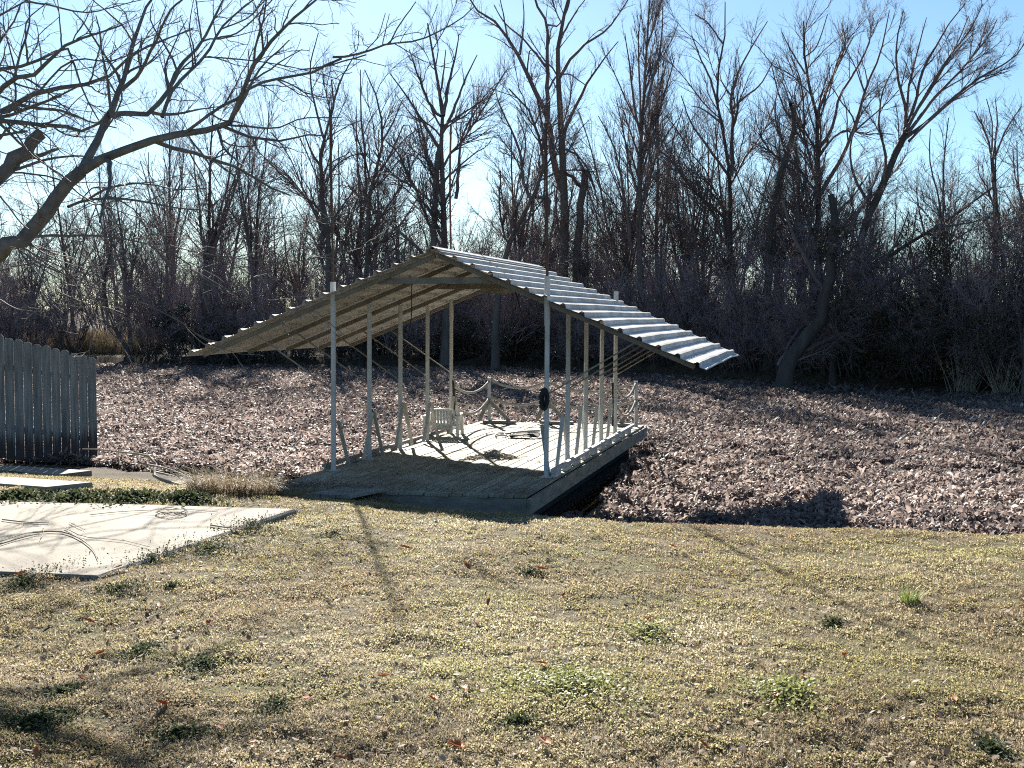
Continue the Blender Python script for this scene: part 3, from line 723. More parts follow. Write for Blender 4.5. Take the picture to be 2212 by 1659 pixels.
hero('plume_tree', [([(2060, 2100), (2050, 1350), (2060, 800), (2075, 600), (2085, 400), (2100, 150), (2110, -20)], 15, 3), ([(2060, 830), (2020, 650), (1990, 400), (1960, 200)], 7, 2), ([(2075, 680), (2130, 480), (2180, 250), (2190, 50)], 7, 2),
    ([(2060, 900), (2130, 760), (2200, 560), (2260, 350)], 7, 2), ([(2000, 1500), (1960, 1200), (1900, 900), (1800, 700)], 8, 2), ([(2055, 760), (2050, 500), (2040, 250), (2060, 60)], 6, 2), ([(2070, 1150), (2130, 1000), (2190, 850), (2280, 720)], 8, 2)], 50, 'tall plume shaped tree of tight upright twigs right of the cottonwood', conv=c2, seed=17,
    spec=[dict(per=1.7, frac=.34, ang=26, up=.3, k=6, t0=.3, rf=.55, lmax=4.5, sides=4, wig=.1), dict(per=9, frac=.45, ang=26, up=.2, k=5, t0=.15, wig=.12, rmin=.006), dict(per=5, frac=.5, ang=28, up=.15, k=4, t0=.1, wig=.15, rmin=.0045, lmin=.25)])
hero('forked_tree', [([(560, 2000), (550, 1600), (545, 1000), (505, 740), (475, 580), (470, 480), (510, 250), (530, 100), (520, 10)], 14, 2), ([(555, 1000), (560, 700), (552, 540), (600, 400), (680, 250), (760, 120)], 10, 2),
    ([(500, 700), (400, 620), (330, 600)], 5, 2), ([(480, 600), (430, 430), (380, 330), (330, 200)], 6, 2), ([(545, 1000), (420, 830), (330, 700), (270, 540)], 7, 2), ([(560, 620), (640, 540), (720, 480), (800, 330)], 5, 2), ([(552, 540), (500, 460), (490, 420)], 4, 2), ([(510, 250), (420, 130), (350, 80)], 4, 2)], 48, 'forked tree with two bare leaders, tallest above the low roof corner', conv=c3, seed=18, bark='bark_dark')
hero('old_stump_tree', [([(1010, 2050), (1050, 1500), (1045, 900), (1040, 630), (975, 420), (970, 280), (965, 120)], 20, 3), ([(1042, 640), (1130, 430), (1200, 250), (1180, 130)], 8, 2), ([(1130, 430), (1250, 200)], 4, 2), ([(1045, 850), (1140, 700), (1160, 560), (1260, 400), (1330, 260), (1360, 100)], 8, 2), ([(975, 420), (890, 280), (840, 180)], 4, 2),
    ([(1045, 780), (1000, 650), (980, 520)], 5, 2), ([(960, 330), (1040, 260), (1100, 80)], 3, 2), ([(1060, 1100), (1200, 850), (1290, 600), (1320, 480), (1400, 300), (1450, 60)], 10, 2)], 44, 'straight dark trunk with sparse ascending limbs beside the lopped trunk', conv=c3, seed=19, bark='bark_dark')
hero('lopped_tree', [([(760, 2000), (780, 1300), (820, 1050), (870, 880)], 18, 15), ([(850, 950), (900, 760), (905, 640), (890, 590)], 12, 9), ([(905, 640), (960, 560), (980, 520)], 6, 2), ([(905, 680), (850, 600), (810, 480), (780, 360)], 5, 2), ([(900, 640), (860, 500), (830, 450)], 4, 2), ([(920, 1400), (935, 1000), (915, 800)], 10, 7)], 43.5, 'lopped dark trunk with a stubby cut top and short side limbs', conv=c3, seed=20, bark='bark_dark')
hero('sweeping_tree', [([(1180, 2150), (1230, 1700), (1290, 1350), (1400, 1080), (1500, 830), (1540, 760)], 22, 14), ([(1530, 790), (1540, 600), (1500, 450), (1490, 250), (1530, 60)], 9, 2), ([(1540, 760), (1600, 560), (1650, 380), (1780, 150), (1880, 20)], 9, 2), ([(1545, 740), (1650, 550), (1780, 330), (1900, 180), (1980, 20)], 8, 2),
    ([(1550, 760), (1700, 560), (1850, 400), (2000, 220), (2060, 110)], 8, 2), ([(1520, 800), (1700, 660), (1850, 520), (2000, 420), (2150, 330), (2220, 240)], 9, 2), ([(1540, 720), (1560, 500), (1600, 330), (1660, 100)], 7, 2), ([(1560, 800), (1750, 620), (1950, 470), (2130, 400)], 6, 2), ([(1400, 1080), (1430, 900), (1390, 700), (1420, 500), (1480, 380)], 8, 2), ([(1560, 700), (1700, 480), (1830, 250), (1900, 90)], 6, 2), ([(1350, 1180), (1250, 1000), (1230, 820), (1300, 620)], 8, 2)], 42, 'heavy trunk sweeping up into a windswept fan of twigs', conv=c3, seed=21, bark='bark_dark', twig='twig',
    spec=[dict(per=1.6, frac=.32, ang=26, up=.16, k=6, t0=.25, rf=.55, lmax=4, sides=4, wig=.1), dict(per=9, frac=.45, ang=30, up=.1, k=5, t0=.15, wig=.14, rmin=.006), dict(per=5, frac=.5, ang=32, up=.08, k=4, t0=.1, wig=.16, rmin=.0045, lmin=.25)])
hero('fallen_leaner', [([(1130, 2000), (1200, 1650), (1450, 1450), (1700, 1300), (1850, 1200), (2050, 1050)], 16, 3), ([(1700, 1300), (1850, 1270), (2050, 1230)], 6, 2), ([(1420, 1480), (1500, 1350), (1560, 1200)], 6, 2), ([(1650, 1330), (1620, 1200), (1600, 1050)], 5, 2)], 40, 'long low limb trunk slanting up over the brambles by the reeds', conv=c3, seed=22, bark='bark_dark')
hero('fan_tree', [([(2040, 2000), (2050, 1300), (2030, 880)], 13, 8), ([(2030, 880), (1990, 740), (1930, 630)], 5, 2), ([(2035, 900), (2060, 700), (2050, 560)], 5, 2), ([(2040, 900), (2120, 720), (2200, 600)], 5, 2), ([(2030, 860), (2030, 700), (2000, 560)], 4, 2)], 46, 'short upright tree with a fan top above the brown brush', conv=c3, seed=23, bark='bark_dark')
# twisted old trunk at the water's edge
hero('twisted_tree', [([(1690, 830), (1700, 790), (1740, 730), (1775, 690), (1790, 600), (1800, 500), (1795, 420)], 38, 14), ([(1720, 765), (1770, 740), (1830, 720), (1880, 712)], 12, 7), ([(1790, 700), (1840, 745), (1880, 765), (1920, 745), (1925, 715), (1905, 680)], 11, 6), ([(1680, 790), (1720, 720), (1760, 690)], 8, 6), ([(1775, 690), (1850, 640), (1960, 590), (2090, 500)], 12, 3), ([(1785, 640), (1720, 520), (1690, 430)], 12, 3), ([(1795, 560), (1860, 450), (1900, 370)], 10, 3)], 39, 'massive twisted trunk with curling low limbs at the water edge', seed=24, bark='bark_dark',
    spec=[dict(per=1.4, frac=.3, ang=50, up=.15, k=6, t0=.2, rf=.5, lmax=2.6, sides=4, wig=.2), dict(per=8, frac=.45, ang=44, up=.06, k=5, t0=.15, wig=.2, rmin=.006), dict(per=5, frac=.5, ang=44, up=.0, k=4, t0=.1, wig=.2, rmin=.0045, lmin=.2)])
hero('leaning_sapling', [([(290, 795), (275, 760), (250, 715), (232, 665), (225, 610), (240, 540)], 12, 4), ([(232, 665), (215, 560), (190, 470)], 5, 2)], 58, 'dark leaning trunk at the pond edge by the tan grass', seed=25, bark='bark_dark', cat='tree')

# ---- woods filling the far bank: a few kinds, then copies
def proto_tree(seed, h, lean, label, group, spec, stems, bark='bark'):
    rg = np.random.default_rng(seed); mains = []
    for s in range(stems):
        a = rg.uniform(0, 6.28); sp = rg.uniform(.05, .2) * h * (0.4 if s == 0 else 1); hh = h * (1 if s == 0 else rg.uniform(.7, .95)); z0 = 0 if s == 0 else rg.uniform(.12, .35) * h
        z = np.linspace(z0, hh, 6); t = (z - z0) / (hh - z0)
        base = np.zeros(2) if s == 0 else np.array(mains[0][0])[:, :2][2] * (z0 / h * 2)
        xy = base + np.outer(t ** 1.2 * sp, (math.cos(a), math.sin(a))) + np.cumsum(rg.normal(0, .012 * h, (6, 2)), axis=0) * t[:, None]
        mains.append(([np.array((xy[j, 0], xy[j, 1], z[j])) for j in range(6)], (.0085 if s == 0 else .0055) * h, .0016 * h))
    return make_tree('bare_tree', mains, rg, spec, (0, 0, 0), M[bark], M['twig'], label, 'tree', group, 1)
SPEC_BG = [dict(per=1.25, frac=.44, ang=42, up=.14, k=7, t0=.2, rf=.55, lmax=6.5, sides=3, wig=.13), dict(per=7.5, frac=.5, ang=36, up=.12, k=5, t0=.1, wig=.15, rmin=.007), dict(per=4.5, frac=.62, ang=34, up=.1, k=4, t0=.08, wig=.16, rmin=.0045, lmin=.35)]
SPEC_PL = [dict(per=1.5, frac=.42, ang=32, up=.2, k=7, t0=.18, rf=.55, lmax=6, sides=3, wig=.1), dict(per=8, frac=.5, ang=28, up=.18, k=5, t0=.1, wig=.12, rmin=.007), dict(per=4.5, frac=.62, ang=28, up=.15, k=4, t0=.08, wig=.14, rmin=.0045, lmin=.35)]
GT = 'bare trees of the wood on the far bank'
KLAB = ['bare grey tree with spreading twigs in the wood across the pond', 'bare upright tree with a tight plume of twigs in the wood across the pond', 'bare many stemmed tree in the wood across the pond']
protos = [proto_tree(101, 13, 0, KLAB[0], GT, SPEC_BG, 3), proto_tree(102, 14, 0, KLAB[1], GT, SPEC_PL, 3), proto_tree(103, 11, 0, KLAB[2], GT, SPEC_BG, 5), proto_tree(104, 12, 0, KLAB[0], GT, SPEC_BG, 2, 'bark_dark'),
          proto_tree(105, 13, 0, KLAB[1], GT, SPEC_PL, 4, 'bark_dark'), proto_tree(106, 9, 0, KLAB[2], GT, SPEC_BG, 6, 'bark_dark')]
rg = np.random.default_rng(77)
# silhouette of the wood: pixel height of the tree tops along the picture
TOP_U = [-200, 0, 250, 400, 600, 720, 800, 900, 1000, 1080, 1300, 1420, 1550, 1700, 1850, 2000, 2120, 2212, 2400]
TOP_V = [330, 330, 300, 200, 250, 230, 250, 330, 300, 330, 250, 110, 200, 230, 230, 200, 320, 250, 250]
spots = []
us = list(np.linspace(-150, 2380, 46)) + list(np.linspace(-120, 2350, 26))
for j, u in enumerate(us):
    u = u + rg.uniform(-28, 28); deep = j >= 46
    yf0 = 56.0
    for _ in range(4):
        x = (u - 1106) / FPX * yf0; yf0 = float(yfar(x)) + (rg.uniform(1.5, 9) if not deep else rg.uniform(12, 30))
    spots.append((u, yf0, deep))
used = [False] * 6
for j, (u, d, deep) in enumerate(spots):
    x = (u - 1106) / FPX * d; vt = np.interp(u, TOP_U, TOP_V) + rg.uniform(0, 1) * 260 + (20 if deep else -40)
    zt = px(u, vt, d)[2]; zb = gz(x, d) - .1; h = max(4.5, zt - zb)
    k = int(rg.integers(0, 6)); hp = (13, 14, 11, 12, 13, 9)[k]; sc = h / hp
    loc = (x, d, zb); rot = (rg.normal(0, .05), rg.normal(0, .05), rg.uniform(0, 6.28)); scl = (sc * rg.uniform(.9, 1.4), sc * rg.uniform(.9, 1.4), sc)
    if not used[k]:
        used[k] = True; p = protos[k]; p.location = loc; p.rotation_euler = rot; p.scale = scl
    else: copy_thing(protos[k], loc, rot, scl)

# ---- thicket: bare bushes along the bank
GB = 'bare bushes of the thicket on the far bank'
def proto_bush(seed, h, n, spread, label):
    rg = np.random.default_rng(seed); P = np.zeros((n, 6, 3)); 
    a = rg.uniform(0, 6.28, n); b0 = rg.uniform(0, .5, n) * spread
    P[:, 0, 0] = b0 * np.cos(a); P[:, 0, 1] = b0 * np.sin(a)
    d = np.stack([np.cos(a) * rg.uniform(.1, .6, n), np.sin(a) * rg.uniform(.1, .6, n), np.ones(n)], -1); d = nrm(d); st = (h * rg.uniform(.5, 1.05, n) / 5)[:, None]
    for j in range(1, 6):
        P[:, j] = P[:, j - 1] + d * st; d = nrm(d + rg.normal(0, .16, (n, 3)))
    R = np.linspace(.022, .007, 6)[None] * rg.uniform(.6, 1.6, (n, 1))
    root = thing('bare_bush', label, 'bush', (0, 0, 0), GB)
    v, q = cat_tubes([(P, R, 4)]); link('stems', mesh_np('stems', v, q, smooth=True), M['bark_dark'], root)
    A, Ar = grow(P, R, rg, 9, .35, 42, .1, k=4, t0=.05, wig=.2, rmin=.006); B, Br = grow(A, Ar, rg, 6, .55, 44, .03, k=3, t0=.05, wig=.22, rmin=.005, lmin=.2)
    C, Cr = grow(B, Br, rg, 2.2, .7, 46, .0, k=3, t0=.05, wig=.25, rmin=.0045, lmin=.15)
    v, q = cat_tubes([(A, Ar, 3), (B, Br, 3), (C, Cr, 3)]); link('twigs', mesh_np('twigs', v, q), M['bush_twig'], root)
    return root
BL = ['tangled bare bush of purplish twigs in the thicket across the pond', 'taller loose bare bush in the thicket across the pond']
bushes = [proto_bush(201, 4.0, 26, 1.6, BL[0]), proto_bush(202, 5.2, 22, 1.5, BL[1]), proto_bush(203, 3.4, 30, 1.9, BL[0]), proto_bush(204, 4.6, 24, 1.7, BL[1])]
used = [False] * 4
for j, u in enumerate(list(np.linspace(-180, 2400, 46)) + list(np.linspace(-150, 2380, 40)) + list(np.linspace(-160, 1500, 22))):
    u = u + rg.uniform(-25, 25); d = 56.0; off = rg.uniform(.6, 3) if j < 46 else rg.uniform(4, 14) if j < 86 else rg.uniform(8, 22)
    for _ in range(4): x = (u - 1106) / FPX * d; d = float(yfar(x)) + off
    if 75 < u < 345 and (j < 46 and j % 3 or 46 <= j < 86): continue
    if 60 < u < 360 and j >= 86: d += 14
    k = int(rg.integers(0, 4)); sc = rg.uniform(.75, 1.3) * (1.0 if j < 46 else 1.2 if j < 86 else 1.6) * (.85 if u > 1500 else 1.0)
    loc = (x, d, gz(x, d) - .1); rz = rg.uniform(0, 6.28)
    if not used[k]: used[k] = True; bushes[k].location = loc; bushes[k].rotation_euler = (0, 0, rz); bushes[k].scale = (sc,) * 3
    else: copy_thing(bushes[k], loc, rz, sc)

# ------------------------------------------------------------------ scatter helpers
def strips(base, heading, length, width, bend, lean, tone, k=3, twist=None, taper=True):
    """curved leaf or grass strips: verts (N,(k+1)*2,3), quads"""
    N = len(base); out = np.empty((N, k + 1, 2, 3)); p = base.copy(); ang = lean.copy()
    h = np.stack([np.cos(heading), np.sin(heading), np.zeros(N)], -1); sd = np.stack([-np.sin(heading), np.cos(heading), np.zeros(N)], -1)
    if twist is not None: sd = sd * np.cos(twist)[:, None] + np.array((0, 0, 1.)) * np.sin(twist)[:, None]
    st = (length / k)[:, None]
    for j in range(k + 1):
        f = j / k
        w = width * ((1 - f * .85) if taper else (.35 + 1.3 * math.sin(math.pi * min(.97, .12 + f * .85))) * .75)
        out[:, j, 0] = p - sd * w[:, None] / 2; out[:, j, 1] = p + sd * w[:, None] / 2
        d = h * np.sin(ang)[:, None] + np.array((0, 0, 1.)) * np.cos(ang)[:, None]
        p = p + d * st; ang = ang + bend / k
    V = out.reshape(-1, 3); n = np.arange(N)[:, None] * (2 * (k + 1)); j = np.arange(k)[None] * 2
    b = (n + j).ravel(); Q = np.stack([b, b + 1, b + 3, b + 2], -1)
    return V, Q, np.repeat(tone, 2 * (k + 1))

# ---- water hyacinth: dead floating leaves over the pond
def in_dock(x, y, m=.1):
    rx = x - O2[0]; ry = y - O2[1]; a = rx * UA[0] + ry * UA[1]; l = rx * UL[0] + ry * UL[1]
    return (a > A0 - m) & (a < A1 + m) & (l > L0 - m) & (l < L1 + m)
def hyacinth(n, dmin, dmax, seed, size, power):
    rg = np.random.default_rng(seed); d = dmin * (dmax / dmin) ** (rg.uniform(0, 1, n) ** power); u = rg.uniform(-120, 2330, n); x = (u - 1106) / FPX * d
    ok = (d > ybank(x) + .0) & (d < yfar(x) + .2) & ~in_dock(x, d) & (rg.uniform(0, 1, n) < .25 + 1.5 * np.clip(vnoise(x, d, .28, 15) * .6 + vnoise(x, d, 1.1, 16) * .4 - .25, 0, 1) + np.clip((d - 25) / 20, 0, 1))
    for hx, hy, a, b_ in ((-3.35, 17.4, .45, .55), (-4.55, 18.1, .4, .4)): ok &= ((x - hx) / a) ** 2 + ((d - hy) / b_) ** 2 > rg.uniform(.5, 1.4, n)
    rx = x - O2[0]; ry = d - O2[1]; a = rx * UA[0] + ry * UA[1]; l = rx * UL[0] + ry * UL[1]
    ok &= ~((a > 0) & (a < A1 + .08 + .55 * vnoise(x, d, .5, 14) * np.clip((5 - l) / 4, .3, 1)) & (l > L0 - 1.2) & (l < L1))
    x, d = x[ok], d[ok]; return x, d, rg
HV = []; HQ = []; HT = []; hn = 0
for (n, a, b_, seed, lo, hi, w, pw) in ((200000, 11, 22, 31, .06, .15, .026, .85), (330000, 18, 62, 32, .07, .18, .030, .8)):
    x, d, rg = hyacinth(n, a, b_, seed, 1, pw); N_ = len(x); far = np.clip((d - 20) / 40, 0, 1)
    big = vnoise(x, d, 1.6, 9); z = .02 + .17 * vnoise(x, d, .28, 15) * rg.uniform(.1, 1, N_)
    L_ = rg.uniform(lo, hi, N_) * (1 + far * .5); Wd = w * rg.uniform(.4, 1.7, N_) * (1 + far * .9)
    tone = np.clip(.75 * rg.uniform(0, 1, N_) ** 1.7 + .45 * big - .08, 0, 1)
    v, q, t = strips(np.stack([x, d, z], -1), rg.uniform(0, 6.28, N_), L_, Wd, rg.uniform(.8, 3.6, N_), rg.uniform(.1, 1.5, N_), tone, 4, rg.normal(0, .6, N_), taper=False)
    HV.append(v); HQ.append(q + hn); HT.append(t); hn += len(v)
M['hyacinth'], rp = mat('dead_hyacinth', (.085, .064, .06), (.84, .74, .65), .6, 1, attr='tone', transl=.5, spec=.25, c3=(.44, .355, .315))
o = link('water_hyacinth', mesh_np('water_hyacinth', np.concatenate(HV), np.concatenate(HQ), attr={'tone': np.concatenate(HT)}, smooth=True), M['hyacinth'])
tag(o, 'mat of dead brown water hyacinth leaves covering the pond', 'water plants', kind='stuff')
# sodden mat under the leaves
gx2 = np.arange(-34, 22, .5); gy2 = np.arange(10.5, 66, .5); X2, Y2 = np.meshgrid(gx2, gy2); xs, ys = X2.ravel(), Y2.ravel()
zz = .012 + .05 * vnoise(xs, ys, .9, 12); nx2 = len(gx2); ii = (np.arange(len(gy2) - 1)[:, None] * nx2 + np.arange(nx2 - 1)[None]).ravel()
cx, cy = xs[ii] + .25, ys[ii] + .25
keep = (cy > ybank(cx) + .2) & (cy < yfar(cx) + .6) & ~in_dock(cx, cy, .8)
for hx, hy, a, b_ in ((-3.35, 17.4, .6, .8), (-4.55, 18.1, .5, .6)): keep &= ((cx - hx) / a) ** 2 + ((cy - hy) / b_) ** 2 > 1
ii = ii[keep]
o = link('hyacinth_litter', mesh_np('hyacinth_litter', np.stack([xs, ys, zz], -1), np.stack([ii, ii + 1, ii + nx2 + 1, ii + nx2], -1), smooth=True), mat('sodden_litter', (.035, .027, .022), (.12, .092, .07), 1, 3, bump=.8, bscale=25)[0])
tag(o, 'dark sodden plant litter floating below the dead leaves', 'plant litter', kind='stuff')

# ---- lawn
def on_pad(x, y, m=0.0):
    s_, t_, n1 = pad_st(x, y)
    return (s_ > -m) & (s_ < n1 + m) & (t_ > -m) & (t_ < 5.5 + m)
def lawn_pts(n, seed, dmin=3.4, dmax=16.5, pw=1.0):
    rg = np.random.default_rng(seed); d = dmin * (dmax / dmin) ** (rg.uniform(0, 1, n) ** pw); u = rg.uniform(-150, 2370, n); x = (u - 1106) / FPX * d
    ok = (d < ybank(x) - .05) & ~on_pad(x, d, -.02) & ~in_dock(x, d, .0); return x[ok], d[ok], rg
# dry grass blades: tangled clumps with gaps
x, d, rg = lawn_pts(560000, 41); N_ = len(x)
clump = vnoise(x, d, .11, 22) * .5 + vnoise(x, d, .045, 29) * .25 + vnoise(x, d, .5, 21) * .25
keep = rg.uniform(0, 1, N_) < np.clip((clump - .30) * 2.6, .03, 1); x, d, clump = x[keep], d[keep], clump[keep]; N_ = len(x)
z = ground(x, d) - .004 + .030 * np.clip(clump - .35, 0, .5) * rg.uniform(.2, 1, N_); L_ = rg.uniform(.012, .034, N_) * (.55 + .9 * clump); Wd = rg.uniform(.002, .0042, N_) * (1 + np.clip(d - 5, 0, 12) * .10)
brown = vnoise(x, d, 1.5, 23) * .6 + vnoise(x, d, .5, 20) * .4
tone = np.clip(rg.uniform(0, 1, N_) * .55 + 1.0 * (brown - .28), 0, 1)
v, q, t = strips(np.stack([x, d, z], -1), rg.uniform(0, 6.28, N_), L_, Wd, rg.uniform(.4, 3.0, N_), rg.uniform(.3, 1.5, N_), tone, 2)
M['grass'], rp = mat('dry_grass', (.22, .145, .09), (.72, .655, .49), .7, 1, attr='tone', transl=.6, c3=(.50, .43, .28))
o = link('lawn_grass', mesh_np('lawn_grass', v, q, attr={'tone': t}, smooth=True), M['grass']); tag(o, 'short dormant straw coloured lawn grass', 'grass', kind='stuff')
# straw coloured scraps of thatch between the blades
def speck(n, seed, thr, gain, mn):
    x, d, rg = lawn_pts(n, seed); N_ = len(x)
    clump = vnoise(x, d, .13, 32) * .45 + vnoise(x, d, .05, 39) * .3 + vnoise(x, d, .6, seed) * .25
    keep = rg.uniform(0, 1, N_) < np.clip((clump - thr) * gain, mn, 1); x, d, clump = x[keep], d[keep], clump[keep]; N_ = len(x)
    z = ground(x, d) + .036 * np.clip(clump - .32, 0, .5) * rg.uniform(.1, 1, N_) + rg.uniform(0, .006, N_)
    L_ = rg.uniform(.0045, .011, N_) * (1 + np.clip(d - 5, 0, 12) * .06); Wd = L_ * rg.uniform(.4, .85, N_); return x, d, z, L_, Wd, N_, rg
x, d, z, L_, Wd, N_, rg = speck(900000, 45, .36, 3.2, .06)
tone = np.clip(rg.uniform(0, 1, N_) * .6 + 1.0 * (vnoise(x, d, 1.5, 23) * .6 + vnoise(x, d, .5, 20) * .4 - .28), 0, 1)
v, q, t = strips(np.stack([x, d, z], -1), rg.uniform(0, 6.28, N_), L_, Wd, rg.uniform(-.4, .9, N_), rg.uniform(.3, 1.6, N_), tone, 2, taper=False)
o = link('thatch', mesh_np('thatch', v, q, attr={'tone': t}, smooth=True), M['grass']); tag(o, 'straw coloured thatch crumbs lying between the grass blades', 'thatch', kind='stuff')
# small leaved creeping weeds in the lawn
x, d, z, L_, Wd, N_, rg = speck(900000, 42, .40, 3.4, .04)
tone = np.clip(rg.uniform(0, 1, N_) * .55 + .6 * vnoise(x, d, .9, 26) - .08, 0, 1)
v, q, t = strips(np.stack([x, d, z], -1), rg.uniform(0, 6.28, N_), L_, Wd, rg.uniform(-.4, .9, N_), rg.uniform(.3, 1.6, N_), tone, 2, taper=False)
M['creeper'], rp = mat('creeping_weed', (.16, .14, .055), (.64, .61, .37), .6, 1, attr='tone', transl=.6, c3=(.44, .42, .19))
o = link('creeping_weeds', mesh_np('creeping_weeds', v, q, attr={'tone': t}, smooth=True), M['creeper']); tag(o, 'yellow green creeping weeds growing through the lawn', 'ground cover', kind='stuff')
# brown leaf crumbs
x, d, rg = lawn_pts(4500, 43); N_ = len(x)
nearbank = (vnoise(x, d, .7, 27) > .45) | (d > ycrest(x)); x, d = x[nearbank], d[nearbank]; N_ = len(x)
v, q, t = strips(np.stack([x, d, ground(x, d) + .01], -1), rg.uniform(0, 6.28, N_), rg.uniform(.015, .042, N_), rg.uniform(.010, .022, N_), rg.uniform(-.6, 1.6, N_), rg.uniform(.7, 1.6, N_), rg.uniform(0, 1, N_), 3, rg.normal(0, .3, N_), taper=False)
o = link('leaf_litter', mesh_np('leaf_litter', v, q, attr={'tone': t}, smooth=True), M['brown_leaf']); tag(o, 'crumbled brown leaf litter strewn over grass and bank', 'leaf litter', kind='stuff')

# ---- orange oak leaves one by one
def oak_leaf():
    n = 9; V = []; T = []; Q = []
    for j in range(n):
        f = j / (n - 1); w = .5 * (math.sin(math.pi * (.08 + .88 * f)) ** .8) * (1 + .42 * math.cos(f * 22)) * .36
        y = f - .5; z = .22 * (f - .5) ** 2; 
        V += [(-w, y, z + .55 * w * (.6 + f)), (0, y, z), (w, y, z + .75 * w)]
    for j in range(n - 1):
        for i in (0, 1): Q.append([j * 3 + i, j * 3 + i + 1, j * 3 + i + 4, j * 3 + i + 3])
    V = np.array(V); m_ = len(V); V = np.concatenate([V, V - np.array((0, 0, .02))]); Q = Q + [[a + m_ for a in q[::-1]] for q in Q]
    Vs, Qs = tubes(np.array([[(0, -.5, .055), (.01, -.62, .07), (0, -.75, .05)]]), np.array([[.018, .014, .012]]), 4)
    Q = Q + [list(r + len(V)) for r in Qs]; V = np.concatenate([V, Vs])
    return mesh_np('oak_leaf', V, Q, smooth=True)
lme = oak_leaf(); lme.materials.append(M['orange_leaf'])
LP = [(875, 1183), (1168, 1228), (1218, 1287), (1010, 1225), (745, 1268), (345, 1308), (190, 1341), (450, 1348), (865, 1298), (215, 1412), (1055, 1302), (175, 1465), (350, 1520), (935, 1510), (1005, 1488), (985, 1460), (665, 1508), (478, 1573), (78, 1628), (545, 1605), (735, 1640), (985, 1612), (830, 1460), (1170, 1432),
      (1825, 1415), (1675, 1505), (2060, 1510), (1805, 1192), (1400, 1338), (1455, 1180), (1520, 1608), (2105, 1325), (2210, 1297), (1180, 1605), (1735, 1462), (1565, 1372), (45, 1240), (255, 1225)]
rg = np.random.default_rng(51)
for (u, v) in LP:
    p = ghit(u, v, .03); o = link('oak_leaf', lme); o.location = p; s = rg.uniform(.055, .085); o.scale = (s * rg.uniform(.8, 1.2), s, s * rg.uniform(.8, 1.6)); o.rotation_euler = (rg.normal(0, .2), rg.normal(0, .2), rg.uniform(0, 6.28))
    tag(o, 'curled orange oak leaf lying on the lawn', 'leaf', 'orange oak leaves scattered on the lawn')

# ---- dark green weed clumps around the pad and in the lawn
M['weed'], rp = mat('dark_weed', (.035, .045, .02), (.24, .26, .14), .75, 1, attr='tone', transl=.35, spec=.1, c3=(.10, .12, .055))
def weed_clump(u, v, wu, hv, label, n=900, tall=.022, m='weed', seed=0, leaf=(.007, .017), group='dark weed clumps in the lawn', name='weed_clump', d_off=0.0):
    rg = np.random.default_rng(seed + int(u * 7 + v)); c = ghit(u, v); rx = wu / 2 * c[1] / FPX; c2_ = ghit(u, v + hv / 2); c3_ = ghit(u, v - hv / 2); ry = min(1.2, max(.06, (c3_[1] - c2_[1]) / 2))
    a = rg.uniform(0, 6.28, n); r = np.abs(rg.normal(0, .75, n)) * (1 + .35 * np.sin(a * 3 + u) + .2 * np.sin(a * 7 + v)); x = c[0] + rx * r * np.cos(a); y = c[1] + ry * r * np.sin(a)
    ok = (y < ybank(x)); x, y, r = x[ok], y[ok], r[ok]; n = len(x)
    z = ground(x, y) + rg.uniform(0, 1, n) * tall * np.clip(1.15 - r * .6, .15, 1); z = np.where(on_pad(x, y), np.maximum(z, PADZ + .004), z)
    L_ = rg.uniform(*leaf, n); t0 = rg.uniform(0, 1, n)
    V, Q, t = strips(np.stack([x, y, z], -1) - c, rg.uniform(0, 6.28, n), L_, L_ * rg.uniform(.45, .8, n), rg.uniform(-.3, 1.2, n), rg.uniform(.2, 1.6, n), t0, 3, taper=False)
    # short stems under the leaves
    ns = max(6, n // 12); k = rg.integers(0, n, ns); P = np.zeros((ns, 3, 3)); top = np.stack([x[k], y[k], z[k]], -1) - c; bot = top.copy(); bot[:, 2] = ground(x[k], y[k]) - c[2] - .01
    P[:, 0] = bot; P[:, 1] = (bot + top) / 2 + rg.normal(0, .006, (ns, 3)); P[:, 2] = top; sv, sq = tubes(P, np.full((ns, 3), .0018), 3)
    me = mesh_np(name, np.concatenate([V, sv]), np.concatenate([Q, sq + len(V)]), attr={'tone': np.concatenate([t, np.full(len(sv), .3)])}, smooth=True)
    o = link(name, me, M[m]); o.location = c
    return tag(o, label, 'weeds', group)
WL = [(455, 1190, 150, 40, 'dark green weed clump spilling along the pad edge', 1600), (545, 1140, 120, 30, 'dark green weed clump at the pad corner edge', 1100), (330, 1215, 90, 30, 'grey green weed tuft at the low corner of the pad', 700), (55, 1262, 130, 40, 'dark weed clump in front of the pad beside a brown leaf', 1300), (255, 1275, 120, 32, 'dark weed clump on the lawn just below the pad', 1200),
      (370, 1270, 40, 15, 'tiny dark weed tuft between the pad and the oak leaves', 300), (310, 1405, 90, 40, 'dark green weed patch beside a lying brown leaf', 1000), (440, 1440, 130, 40, 'dark green weed patch at the foot of the shadowed grass', 1200), (130, 1500, 90, 40, 'dark green weed patch below an orange leaf near the picture edge', 900), (80, 1560, 150, 50, 'broad dark green weed patch low on the lawn', 1500),
      (600, 1530, 90, 50, 'dark weed patch beside two pale leaf scraps', 900), (385, 1590, 130, 40, 'low green weed patch beside an orange leaf at the bottom', 1000), (1120, 1565, 120, 40, 'dark weed patch low on the lawn below the yellow weeds', 1000), (2140, 1620, 70, 50, 'leafy green weed in the bottom corner of the lawn', 700), (1800, 1350, 60, 22, 'tiny dark weed patch under the bright grass tuft', 350), (720, 1155, 60, 20, 'small dark weed patch on the bank near the pad corner', 300), (1145, 1240, 60, 22, 'small dark weed patch in the middle of the lawn', 300)]
for (u, v, wu, hv, lab, n) in WL: weed_clump(u, v, wu, hv, lab, n)
